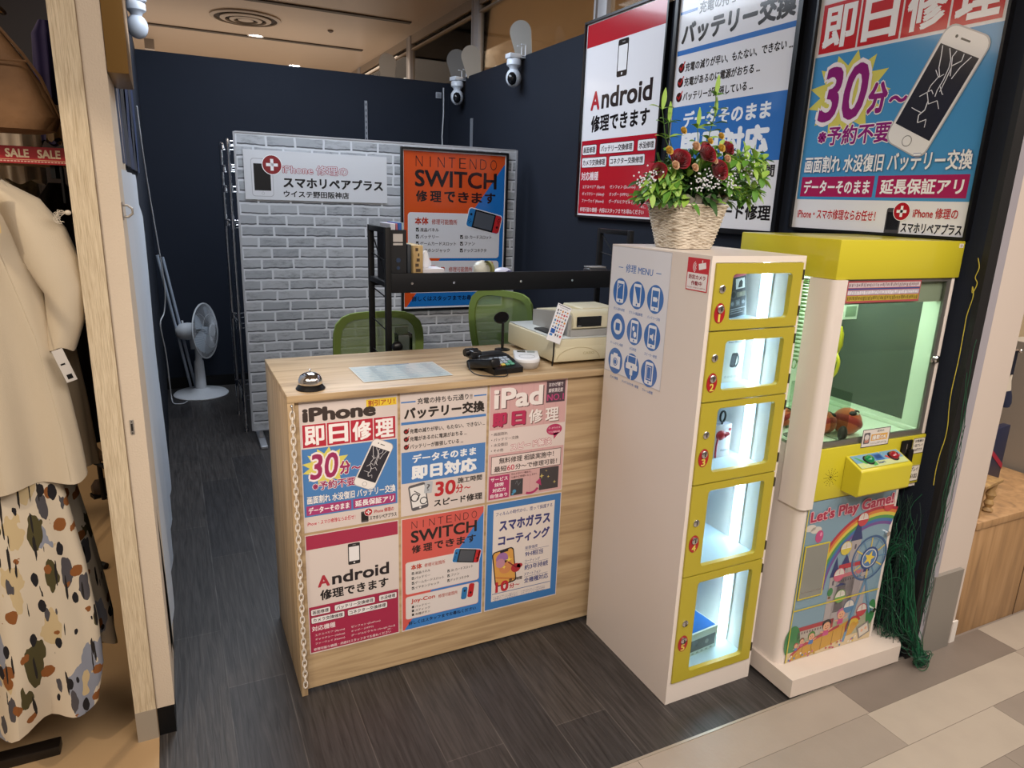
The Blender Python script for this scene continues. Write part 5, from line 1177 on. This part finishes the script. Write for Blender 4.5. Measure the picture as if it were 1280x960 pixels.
# roller coaster train with riders
A.poly([(20,560),(60,530),(150,508),(230,490),(300,470),(330,500),(300,536),(200,556),(90,572),(20,573)],'b88c30',9)
A.poly([(20,548),(60,522),(150,500),(232,484),(232,494),(150,512),(60,534),(20,560)],'a03040',10)
A.ring(300,505,38,9,'a83038',12,30,150,330);A.ring(300,505,29,14,'c8a83c',12,30,150,330);A.circ(300,506,16,'b88c30',12)
for x in (70,110,155,205,250): A.line([(x,572-(x-60)*.09),(x+2,528-(x-60)*.17)],2,'7c5c20',11)
sk='d4a080'
for x,y,r,hr in ((40,520,9,'a04848'),(64,508,10,'6c4838'),(106,500,15,'4a7c3c'),(170,476,19,'24242c'),(232,446,19,'b4648c')):
    A.circ(x,y-r*.35,r*1.05,hr,12);A.circ(x,y,r*.86,sk,13);A.circ(x-r*.3,y-.1*r,r*.1,'241c1c',14);A.circ(x+r*.3,y-.1*r,r*.1,'241c1c',14);A.ring(x,y+r*.15,r*.35,r*.1,'802c28',14,a0=20,a1=160)
    A.rect(x-r*.7,y+r*.8,x+r*.7,y+r*1.9,('3c6ca8','b8487c','4c8c50')[int(r)%3],12,rad=3);A.line([(x-r*.6,y+r),(x-r*1.4,y+r*.9)],r*.3,sk,14);A.line([(x+r*.6,y+r),(x+r*1.5,y+r*.6)],r*.3,sk,14)
rr=random.Random(5)
for i in range(34): x=rr.uniform(10,330);A.circ(x,rr.uniform(552,572),4,rr.choice(('b04050','d8d0c4','4c7cac','c8a84c','b86888')),15);
A.rect(330,510,385,560,'7c7878',14,-20);A.rect(336,516,379,554,'c8c0b4',15,-20);A.circ(350,536,6,sk,16);A.circ(368,530,6,sk,16)
A.text("Let's Play Game!",14,24,388,74,'a02848',.05,22,out='d8a8b0',ow=.05,rot=-2)
A.rect(0,379,396,384,'c8b83c',20);A.rect(0,0,4,575,'c8b83c',20)
ap=A.build('front_artwork',.408,.579,t,(.030,-.0012,.672),back='7896a8')
g=G();holed(g,.040,.150,.320,.518,.044,.146,.324,.514,-.0068,-.0045,.001);obj('prize_door_frame',g,mat('door_yellow','c8b83c',.4),t)
g=G();g.box(.044,.146,-.0065,-.0045,.324,.514);g.box(.044,.146,-.0075,-.0065,.345,.348,1);obj('prize_door',g,[mat('prize_grey','848680',.12,coat=.3),M_steel],t)
# prizes
def plush(x,y,z,r,label,rz=0,s=1):
    p=thing('plush_ball',label,'plush toy',(x,y,z),rz,'orange plush balls in the claw machine')
    g=G();g.ell((0,0,r),r*1.05,r,r*.98,n=24,k=14);obj('body',g,mat('plush_orange','cc5c34',.8,sheen=.4),p)
    g=G();Mx=Matrix.Translation((0,0,r))@Matrix.Rotation(.5,4,'Y')
    g.lathe([(r*1.0,-r*.28),(r*1.07,-r*.12),(r*1.075,.05*r),(r*1.01,r*.22)],n=30,M=Mx,cap=False);obj('band',g,mat('plush_red','a82c28',.8,sheen=.4),p)
    g=G();g.ell((-r*.35,-r*.45,r*1.75),r*.34,r*.26,r*.16,n=14,k=8);g.ell((.1*r,-r*.5,r*1.78),r*.3,r*.22,r*.14,n=14,k=8);obj('patch',g,mat('plush_dark','2c2426',.8),p)
    g=G();g.ell((-r*.12,-r*.66,r*1.72),r*.17,r*.13,r*.13,n=12,k=8);obj('spot',g,mat('plush_white','d8d0c8',.8),p)
    return p
plush(1.728,-.497,.8535,.046,'orange and red plush ball with dark patch in the claw machine',.3)
plush(1.664,-.462,.8535,.038,'orange plush ball half hidden by the white post of the claw machine',1.4)
plush(1.585,-.355,.8535,.034,'red and orange plush ball at the back left of the claw machine',2.2)
g=G();g.ell((0,0,.026),.017,.014,.026,n=16,k=10);tag(obj('dark_capsule',g,mat('capsule_dark','3a3436',.5),None,(1.652,-.545,.8535)),'dark rounded prize standing behind the white post of the claw machine','prize')
# ---------------------------------------------------------------- green net behind the machine
g=G();rr=random.Random(31)
def clampnet(p):
    x,y,z=p
    if y>-.668: x=min(x,2.031)
    if z>.64: x=max(x,2.0335) if y<-.668 else x
    return (x,y,max(.004,z))
for i in range(95):   # strands behind the lower cabinet
    x=1.955+rr.random()*.07;y=-.50-rr.random()*.14;pts=[];z0=.02+rr.random()*.12;z1=rr.uniform(.35,.65);ph=rr.uniform(0,6);A_=rr.uniform(.004,.016)
    for k in range(15):
        q=k/14;pts.append(clampnet((max(1.955,x+A_*.7*math.sin(ph+q*13)),max(-.655,y+A_*1.2*math.sin(ph*2+q*17)),z0+(z1-z0)*q)))
    g.tube(pts,.0009,4,m=1 if i%4 else 0)
for i in range(13):   # a few loose strands in front of the black edge
    x=2.037+rr.random()*.055;z1=rr.uniform(.5,1.1 if i<10 else 1.45);z0=rr.uniform(.03,.25);ph=rr.uniform(0,6);pts=[]
    for k in range(30): q=k/29;pts.append((x+.006*math.sin(ph+q*16)+.003*math.sin(ph+q*41),-.670-.004*(1+math.sin(ph+q*9)),z0+(z1-z0)*q))
    g.tube(pts,.0009,4,m=1 if i%3 else 0)
for i in range(58):   # the thick bundle falling to the floor
    j_=lambda v:rr.gauss(0,v)
    cp=[(1.950+j_(.004),-.55+j_(.015),.34+j_(.03)),(1.965+j_(.006),-.585+j_(.012),.425+j_(.02)),(1.995+j_(.007),-.62+j_(.01),.40+j_(.03)),(2.008+j_(.006),-.645+j_(.008),.27+j_(.03)),(2.012+j_(.008),-.672+j_(.008),.15+j_(.02)),(2.035+j_(.010),-.695+j_(.008),.075+j_(.015)),(2.050+j_(.012),-.712+j_(.008),.022+j_(.008))]
    g.tube([clampnet(p) for p in sm(cp,5)],.0011,4,m=0 if i%3 else 1)
for i in range(26):
    j_=lambda v:rr.gauss(0,v)
    cp=[(1.940,-.56+j_(.03),.30+j_(.08)),(1.965+j_(.01),-.60+j_(.02),.22+j_(.06)),(1.985+j_(.015),-.625+j_(.02),.12+j_(.04)),(2.01+j_(.012),-.665+j_(.01),.095+j_(.02)),(2.045+j_(.014),-.700+j_(.01),.04+j_(.02))]
    g.tube([clampnet(p) for p in sm(cp,5)],.0010,4,m=i%2)
for i in range(40):   # loops at the end of the bundle
    ph=rr.uniform(0,6);r=rr.uniform(.018,.045);cx=2.045+rr.uniform(-.02,.02);cy=-.712+rr.uniform(-.012,.008)
    pts=[(cx+r*.7*math.cos(ph+2*PI*k/16),cy+r*.35*math.sin(ph+2*PI*k/16),max(.004,.028+r*.55*math.sin(ph*2+2*PI*k/16))) for k in range(16)]
    g.tube(pts,.0011,4,m=0 if i%3 else 1,closed=True)
o=obj('green_netting',g,[mat('net_green','175a3c',.5),mat('net_dark_green','122f27',.6)]);tag(o,'tangled green netting hanging between the claw machine and the black pillar','net',kind='stuff')
g=G()
g.tube(sm([(2.022,-.641,1.45),(2.026,-.648,1.42),(2.023,-.644,1.39),(2.029,-.650,1.37),(2.024,-.644,1.34),(2.022,-.642,1.36),(2.025,-.648,1.33),(2.023,-.642,1.27),(2.024,-.642,1.22),(2.027,-.642,1.12),(2.023,-.642,1.02),(2.025,-.644,.96),(2.030,-.648,.90),(2.031,-.648,.85),(2.026,-.645,.80),(2.024,-.643,.74),(2.026,-.644,.68)]),.0013,5)
tag(obj('yellow_cord',g,mat('cord_yellow','b8a83c',.5)),'thin yellow cord dangling down the black pillar edge beside the claw machine','cord')
# ================================================================== SHOP ON THE RIGHT
CB=wood('cabinet_oak','8c6e4e','b8946c',.5,2.2,(12,12,1.2),.06,(.3,.72),'a8845c')
g=G();g.box(2.33,3.05,-.648,.0,0,.455,0,.002);g.box(2.325,3.055,-.655,.0,.456,.485,0,.002);g.box(2.728,2.732,-.6495,-.6481,0,.455,1);tag(obj('wooden_cabinet',g,[CB,mat('seam_brown','5c4630',.7)]),'low oak cabinet beyond the white pillar at the right edge','cabinet')
t=thing('wooden_stand','small unfinished wooden step stand with turned leg on the oak cabinet','display stand',(2.43,-.575,.4855),.15)
WS=wood('raw_wood','8a6c48','b4935e',.6,4,(10,10,2),.1)
g=G();g.box(-.075,.075,-.05,.07,.118,.130,0,.001);obj('top',g,WS,t)
g=G();g.box(-.07,-.06,-.045,.06,.0,.1175);obj('side',g,WS,t)
g=G();g.lathe([(.016,0),(.02,.006),(.011,.018),(.018,.034),(.011,.05),(.019,.07),(.012,.088),(.016,.104),(.016,.1175)],c=(.04,-.03,0),n=18);obj('turned_leg',g,WS,t)
g=G();g.prism([(.075,.0),(.095,.0),(.06,.19),(.042,.19)],.045,.065,'y');g.prism([(-.02,.131),(-.002,.131),(.02,.19),(.004,.19)],.045,.065,'y');g.box(-.01,.07,.047,.063,.16,.172);obj('frame',g,WS,t)
t=thing('gift_box','dark blue box with a red diagonal band standing on the oak cabinet','box',(2.66,-.475,.4855),.12)
g=G();g.box(-.12,.12,0,.03,0,.27,0,.002);obj('box',g,mat('box_navy','1c2444',.4),t)
g=G();g.add([(-.12,-.0015,.24),(-.12,-.0015,.262),(.12,-.0015,.10),(.12,-.0015,.078),(-.12,-.0003,.24),(-.12,-.0003,.262),(.12,-.0003,.10),(.12,-.0003,.078)],[(0,1,2,3),(4,7,6,5),(0,3,7,4),(1,5,6,2)]);obj('ribbon',g,mat('ribbon_red','a01c38',.5),t)
g=G();g.box(2.42,2.92,-.26,-.23,.486,2.3);tag(obj('wood_panel',g,wood('panel_brown','6c4c30','96704a',.5,2.5,(10,10,1),.05)),'brown wooden display panel beyond the white pillar','panel')
t=thing('hook_rail','chrome hook arm on the brown display panel','hook',(2.69,-.26,1.075))
g=G();g.cyl((.0,0,0),(.0,-.22,.0),.005);g.ell((0,-.22,0),.008,.008,.008,n=10,k=6);obj('arm',g,M_chrome,t)
t=thing('sock_pair','cream and navy socks with a dark card hanging from the chrome hook','socks',(2.69,-.45,1.066))
g=G();g.loft([[(.035*s*math.cos(a)+dx,.012*math.sin(a),z) for a in [2*PI*i/16 for i in range(16)]] for z,s,dx in ((0,.9,0),(-.06,1,0),(-.12,1.02,.0),(-.16,1.1,.01))],cap=True);obj('leg',g,mat('sock_cream','d4cabb',.9),t)
g=G();g.loft([[(.038*s*math.cos(a)+dx,.014*math.sin(a),z) for a in [2*PI*i/16 for i in range(16)]] for z,s,dx in ((-.161,1.05,.01),(-.19,1.2,.02),(-.215,1.1,.03),(-.23,.6,.035))],cap=True);obj('foot',g,mat('sock_navy','1c2440',.9),t)
g=G();g.box(-.03,.01,-.018,-.0145,-.09,.005);obj('card',g,mat('card_navy','141a2c',.5),t)
g=G();g.box(3.08,3.8,-.5,-.2,.0,1.05);tag(obj('display_unit',g,mat('unit_grey','9a948c',.5)),'pale grey display unit behind the dark blue box','display unit')
# ================================================================== CLOTHES SHOP ON THE LEFT
def cloth_mat(n,h,v=.0,**k): return mat(n,h,.85,vary=v,vscale=k.get('vs',6),vdark=k.get('vd',.8),bump=.15,bscale=400,sheen=.2)
def garment(name,label,cat,cx,cy,secs,m,rz=0,fold=.012,nf=9,seed=0,thick=.0,parent=None):
    # secs: (z, half width, half depth, x shift)
    n=72;rows=[]
    for j,(z,w,d,dx) in enumerate(secs):
        f=j/(len(secs)-1);row=[]
        for i in range(n):
            a=2*PI*i/n;k=1+fold*(.4+f)*8*math.sin(nf*a+seed+1.3*f*2)*.12+fold*3*math.sin((nf+4)*a*1+seed*2)*f*.3
            c,s=math.cos(a),math.sin(a);q=(abs(c)**2.6+abs(s)**2.6)**(-1/2.6);row.append((dx+w*c*q*k,d*s*q*(1+2.4*(k-1)*3),z+(fold*.35*math.sin(5*a+seed) if j==len(secs)-1 else 0)))
        rows.append(row)
    g=G();g.loft(rows);o=obj(name,g,m,parent,(cx,cy,0),(0,0,rz))
    if not parent: tag(o,label,cat)
    return o
def leaf_print():
    m,nt,b=nmat('leaf_print_cloth');N=nt.nodes;L=nt.links;b.inputs['Roughness'].default_value=.85
    tc=N.new('ShaderNodeTexCoord')
    cur=None
    base=(*hexc('d2c6b2'),1)
    def layer(prev,sc,loc,thr,col,rand,rot=0,wob=.25):
        mp=N.new('ShaderNodeMapping');mp.inputs['Scale'].default_value=sc;mp.inputs['Location'].default_value=loc;mp.inputs['Rotation'].default_value=(0,rot,0)
        L.new(tc.outputs['Object'],mp.inputs['Vector'])
        v=N.new('ShaderNodeTexVoronoi');v.inputs['Scale'].default_value=1;v.inputs['Randomness'].default_value=rand;L.new(mp.outputs['Vector'],v.inputs['Vector'])
        n=N.new('ShaderNodeTexNoise');n.inputs['Scale'].default_value=3;n.inputs['Detail'].default_value=2;L.new(mp.outputs['Vector'],n.inputs['Vector'])
        ad=N.new('ShaderNodeMath');ad.operation='MULTIPLY_ADD';ad.inputs[1].default_value=wob;L.new(n.outputs['Fac'],ad.inputs[0]);L.new(v.outputs['Distance'],ad.inputs[2])
        lt=N.new('ShaderNodeMath');lt.operation='LESS_THAN';lt.inputs[1].default_value=thr+wob*.5;L.new(ad.outputs[0],lt.inputs[0])
        mx=N.new('ShaderNodeMix');mx.data_type='RGBA';mx.inputs['B'].default_value=(*hexc(col),1);L.new(lt.outputs[0],mx.inputs['Factor'])
        if prev: L.new(prev.outputs['Result'],mx.inputs['A'])
        else: mx.inputs['A'].default_value=base
        return mx
    cur=layer(None,(11,4,4),(1,3,2),.36,'8a90a0',1,.35,.6)
    cur=layer(cur,(12,4,5),(7,1,4),.30,'c8b48c',1,-.3,.5)
    cur=layer(cur,(16,5,5),(4,2,9),.29,'4a4424',1,-.5,.35)
    cur=layer(cur,(22,5,6),(8,5,1),.24,'4c4a50',1,.3,.3)
    cur=layer(cur,(19,7,15),(2,8,3),.27,'8a5426',1,.1,.22)
    cur=layer(cur,(24,8,10),(9,4,1),.20,'17151c',1,.25,.2)
    cur=layer(cur,(70,12,6),(3,3,7),.19,'1c1818',1,.3,.4)
    L.new(cur.outputs['Result'],b.inputs['Base Color']);return m
LP=leaf_print()
# hanging outfit nearest the camera
t=thing('blouse','beige short sleeved blouse hanging in the clothes shop at the left edge','blouse',(-.735,.05,0),.0)
BM=cloth_mat('blouse_beige','cfc2ac')
garment('body','','',0,0,[(1.60,.085,.03,0),(1.585,.12,.05,.0),(1.55,.155,.06,.0),(1.48,.165,.065,.0),(1.36,.172,.07,.0),(1.2,.185,.075,.0),(1.05,.20,.08,.002),(.92,.21,.078,.004),(.835,.214,.080,.005)],BM,0,.026,6,1,parent=t)
g=G();rows=[]
for j,(x,z,w,d,sl) in enumerate(((.095,1.578,.03,.05,0),(.145,1.53,.05,.058,.1),(.180,1.46,.06,.062,.15),(.205,1.39,.060,.064,.2),(.228,1.325,.050,.062,.25),(.222,1.25,.042,.058,.05),(.205,1.18,.030,.05,-.1))):
    rows.append([(x+w*math.cos(a)*(1+.08*math.sin(4*a+j)),d*math.sin(a),z+sl*w*math.cos(a)+.006*math.sin(3*a+j)) for a in [2*PI*i/28 for i in range(28)]])
g.loft(rows);obj('sleeve',g,BM,t)
g=G();g.tube([(-.02,-.088,1.598),(.06,-.09,1.55),(.12,-.088,1.42),(.165,-.089,1.22),(.19,-.091,1.0),(.196,-.092,.85)],.0022,5);obj('placket_seam',g,BM,t)
g=G();g.box(-.022,.022,-.001,.001,-.11,0,0);
o=obj('price_tag',g,mat('tag_cream','dcc58e',.6),t,(.108,-.10,1.575),(0,0,.1))
g=G();g.box(-.012,.012,-.001,.001,-.085,0,0);g.box(-.006,.006,-.0016,-.001,-.078,-.066,1);g.box(-.007,.003,-.0016,-.001,-.04,-.036,1);obj('hang_tag',g,[mat('tag_white','d0ccc8',.5),M_black],t,(.200,-.066,1.185),(0,-.28,.2))
garment('blouse','second cream garment hanging close behind the beige blouse','blouse',-.737,.205,[(1.57,.10,.03,0),(1.5,.17,.035,0),(1.3,.205,.04,0),(1.0,.228,.042,0),(.805,.236,.044,0)],cloth_mat('blouse_tan','c6b295'),0,.012,7,4)
garment('patterned_skirt','white skirt with black brown and olive leaf print below the beige blouse','skirt',-.735,.05,[(.90,.15,.06,0),(.80,.165,.07,.0),(.6,.185,.085,.004),(.4,.195,.095,.006),(.28,.200,.10,.0),(.165,.186,.10,-.006)],LP,0,.028,6,2)
garment('patterned_skirt','second leaf print skirt hanging just behind the front one','skirt',-.75,.27,[(.86,.16,.05,0),(.6,.195,.07,0),(.4,.215,.08,0),(.28,.225,.085,0),(.19,.225,.085,.0)],LP,0,.03,6,5)
t=thing('clothes_rail','black clothes rail carrying the beige blouse','clothes rail',(0,0,0))
g=G();g.cyl((-.735,-.35,1.625),(-.735,1.2,1.625),.010,n=10);obj('rail',g,M_black,t)
for y in (-.35,1.2): g=G();g.cyl((-.735,y,.03),(-.735,y,1.615),.012,n=10);obj('post',g,M_black,t)
g=G();g.box(-.96,-.665,.03,.075,.0,.030,0,.004);obj('foot',g,mat('foot_dark','1c1612',.4),t,(0,0,0))
for y,lb in ((.05,'wooden hanger inside the beige blouse'),(.205,'wooden hanger inside the cream garment')):
    g=G();g.tube([(-.13,0,1.555),(-.05,0,1.585),(0,0,1.598),(.05,0,1.585),(.13,0,1.555)],.006,8);g.tube([(0,0,1.598),(0,0,1.622),(.012,0,1.638),(0,0,1.648),(-.012,0,1.640)],.002,6,m=1);tag(obj('hanger',g,[CB,M_chrome],None,(-.735,y,0)),lb,'hanger')
# shelf with sale strip above
t=thing('wall_shelf','shelf edge above the hanging clothes at the far left','shelf',(0,0,0))
g=G();g.box(-1.3,-.476,.152,.45,1.622,1.645,0,.002);obj('board',g,mat('shelf_tan','b39c7c',.5),t)
g=G();g.box(-.52,-.51,.16,.3,1.59,1.621);g.box(-.5,-.495,.155,.2,1.53,1.621);obj('bracket',g,M_black,t)
A=Art(.001,.4,coat=.3);A.rect(0,0,420,41,'a01c24',1)
for i in range(8): A.text('SALE',420-66-i*66,6,420-17-i*66,27,'e6cfae',.05,3)
A.rect(0,31,420,32.2,'d8b890',2);
for i in range(60): A.rect(3+i*7,34,8+i*7,37,'d8b0a0',2)
o=A.build('sale_strip',.42,.041,None,(-.896,.1488,1.6635),back='a01c24');tag(o,'red strip with repeated white SALE lettering on the shelf edge','sign')
# brown bag
g=G();rr=random.Random(14)
g.ell((-.476,-.012,1.512),.007,.005,.006,n=10,k=6)
for i in range(9): g.tube(sm([(-.480,-.013,1.512),(-.490+rr.uniform(-.006,.004),-.016,1.512+rr.uniform(-.008,.012)),(-.500+rr.uniform(-.008,.01),-.018,1.502+rr.uniform(-.012,.012)),(-.494+rr.uniform(-.01,.01),-.018,1.490+rr.uniform(-.006,.01))],4),.0006,4)
tag(obj('tied_thread',g,mat('thread_white','cfc6b8',.8)),'frayed white thread knotted to the edge of the oak cladding','thread')
t=thing('canvas_bag','brown waxed canvas bag hanging above the sale strip','bag',(-.66,.13,0),.0)
BG=mat('bag_brown','7c5a3a',.7,vary=.8,vscale=11,vdark=.5,bump=.9,bscale=30)
def bagsec(z,x0,x1,d,n=32): 
    cx,w=(x0+x1)/2,(x1-x0)/2;return [(cx+w*math.cos(a)*(abs(math.cos(a))**-.35 if abs(math.cos(a))>.05 else 1)*.98 if 0 else cx+w*math.copysign(abs(math.cos(a))**.6,math.cos(a)),d*math.copysign(abs(math.sin(a))**.6,math.sin(a)),z) for a in [2*PI*i/n for i in range(n)]]
g=G();g.loft([bagsec(*s) for s in ((1.692,-.08,.135,.03),(1.70,-.12,.165,.05),(1.73,-.14,.182,.055),(1.78,-.15,.165,.055),(1.85,-.15,.125,.05),(1.92,-.15,.08,.045),(2.0,-.14,.04,.04),(2.05,-.12,.02,.03))],cap=True);obj('body',g,BG,t)
g=G();g.loft([bagsec(*s) for s in ((1.70,-.03,.155,.058),(1.73,-.03,.176,.063),(1.80,-.03,.148,.062),(1.835,-.03,.130,.058))],cap=True);obj('pocket',g,BG,t)
g=G();g.tube([(-.03,-.066,1.836),(.05,-.068,1.845),(.132,-.06,1.848)],.003,6);g.tube([(.178,-.02,1.73),(.15,-.02,1.82),(.12,-.02,1.87),(.06,-.02,1.95),(.02,-.02,2.04)],.004,6);g.tube([(-.03,-.066,1.83),(-.0,-.068,1.77),(.005,-.066,1.71)],.003,6);obj('piping',g,mat('bag_piping','6c4e32',.6),t)
t=thing('straw_hat','straw hat brim at the top left corner above the brown bag','hat',(-.68,.12,2.045),.0)
g=G();g.lathe([(.0,.06),(.07,.055),(.085,.0),(.14,-.02),(.142,-.024),(.08,-.008)],n=36,M=Matrix.Rotation(.5,4,'Y'),cap=False);obj('crown',g,mat('straw','b98c50',.8,bump=.5,bscale=120),t)
g=G();g.tube([(.142*math.cos(2*PI*i/36),.142*math.sin(2*PI*i/36),-.022) for i in range(36)],.004,6,closed=True,M=None);o=obj('brim_edge',g,mat('brim_dark','3c2818',.6),t,rot=(0,.5,0))
# clothes farther back, each one its own
cl=[(-.63,.52,1.95,1.58,.055,'e0d8cc','white knit top hanging above the sale strip behind the brown bag'),
    (-.55,.70,2.05,1.70,.045,'221a48','dark violet scarf hanging beside the oak cladding'),
    (-.535,.56,1.80,1.70,.03,'c4ae8c','beige card sleeve hanging below the violet scarf'),
    (-.655,.62,1.62,1.15,.055,'8a8068','mottled black and white knit under the shelf'),
    (-.548,.50,1.58,.80,.060,'121116','long black coat hanging in the gap beside the oak cladding'),
    (-.60,1.3,1.55,.62,.07,'5c4630','brown patterned coat behind the black coat'),
    (-.66,1.7,1.5,.55,.10,'1c1a20','black garment deep in the clothes shop'),
    (-.61,2.1,1.45,.4,.07,'6c5a48','taupe garment deep in the clothes shop'),
    (-.70,2.5,1.9,.5,.16,'241c1c','dark dress at the back of the clothes shop')]
for i,(x,y,z1,z0,w,c,l) in enumerate(cl):
    garment('hanging_garment',l,'garment',x,y,[(z1,w*.35,.02,0),(z1-.04,w*.8,.04,0),((z0+z1)/2,w*.95,.06,0),(z0,w,.07,0)],mat('cloth_%d'%i,c,.9,vary=.9 if i in(3,5) else .3,vscale=60 if i==3 else 8,vdark=.2 if i==3 else .6),0,.02,5,i)
t=thing('shop_stool','black metal framed stool standing on the warm floor of the clothes shop','stool',(-.80,1.72,0),.3)
for dx,dy in ((-.15,-.15),(.17,-.15),(-.15,.15),(.17,.15)):
    g=G();g.tube([(dx*.6,dy*.6,.30),(dx*.95,dy*.95,.26),(dx,dy,.2),(dx*1.02,dy*1.02,.0)],.012,8);obj('leg',g,M_black,t)
g=G();g.box(-.15,.15,-.12,.12,.30,.34,0,.015);obj('seat',g,mat('stool_seat','4c3824',.6),t)
t=thing('display_stand','black angled foot of a display stand on the warm shop floor','display stand',(-.72,1.25,0))
g=G();g.tube([(-.22,-.05,.012),(-.02,.06,.03),(.02,.07,.03)],.014,8);g.tube([(-.05,.02,.03),(.1,-.12,.012)],.014,8);obj('foot',g,M_black,t)
g=G();g.cyl((-.05,.03,.02),(-.05,.03,.9),.012);obj('pole',g,M_black,t)
t=thing('shoe','brown shoe standing on a low board in the clothes shop','shoe',(-.63,2.0,.0),.4)
g=G();g.loft([[(x,w*math.cos(a),.045+h*math.sin(a)*.5) for a in [2*PI*i/16 for i in range(16)]] for x,w,h in ((-.11,.02,.05),(-.09,.036,.10),(-.03,.04,.09),(.04,.045,.07),(.1,.04,.05),(.13,.015,.03))],cap=True);obj('upper',g,mat('shoe_brown','4c3c30',.5),t)
g=G();g.prism([(-.115,-.03),(.13,-.035),(.14,0),(.13,.035),(-.115,.03)],.0,.018,'z');obj('sole',g,M_black,t)
# ================================================================== LIGHT
def area(n,loc,size,e,col,rot=(0,0,0),sy=None,spread=None):
    l=bpy.data.lights.new(n,'AREA');l.energy=e;l.color=col;l.size=size
    if sy: l.shape='RECTANGLE';l.size_y=sy
    if spread: l.spread=spread
    o=bpy.data.objects.new(n,l);COL.objects.link(o);o.location=loc;o.rotation_euler=rot;return o
def spot(n,loc,tgt,e,col,ang,blend=.3,r=.03):
    l=bpy.data.lights.new(n,'SPOT');l.energy=e;l.color=col;l.spot_size=math.radians(ang);l.spot_blend=blend;l.shadow_soft_size=r
    o=bpy.data.objects.new(n,l);COL.objects.link(o);o.location=loc;o.rotation_euler=(Vector(tgt)-Vector(loc)).to_track_quat('-Z','Y').to_euler();return o
area('mall_light',(1.6,-2.8,3.15),3.2,95,(1,.90,.81),sy=1.8)
area('mall_light_left',(-2.0,-2.4,3.15),2,42,(1,.87,.74),sy=2)
area('shop_light',(.6,2.2,3.15),1.2,62,(.78,.88,1.0),sy=2.2)
area('back_light',(.6,8.2,3.1),4.0,60,(1,.82,.66),sy=4)
area('side_light',(3.5,3.2,3.1),1.2,75,(1,.88,.74),sy=6)
area('side_fill_far',(3.5,9.0,3.1),1.2,60,(1,.88,.74),sy=5)  # added fill, lifts the dark stretch behind the far glazing
area('right_shop_light',(3.4,-.9,3.0),1.5,30,(1,.88,.76),sy=1.5)
area('left_shop_light',(-1.8,1.2,3.0),1.4,26,(1,.80,.58),sy=2)
area('ceiling_fill',(.6,7.2,2.62),3.4,14,(1,.86,.72),(PI,0,0),3)  # unseen upward fill, added to brighten the ceiling
spot('track_spot',(-1.55,-1.5,3.0),(-.62,.05,.9),68,(1,.82,.60),34,.25)
spot('track_spot_2',(-.9,-3.0,3.1),(.95,-.2,.8),160,(1,.90,.80),46,.6,.06)
w=bpy.data.worlds.new('world');SC.world=w;w.use_nodes=True;w.node_tree.nodes['Background'].inputs[0].default_value=(*hexc('c8b8a8'),1);w.node_tree.nodes['Background'].inputs[1].default_value=.28
bpy.data.objects.remove(_to,do_unlink=True)
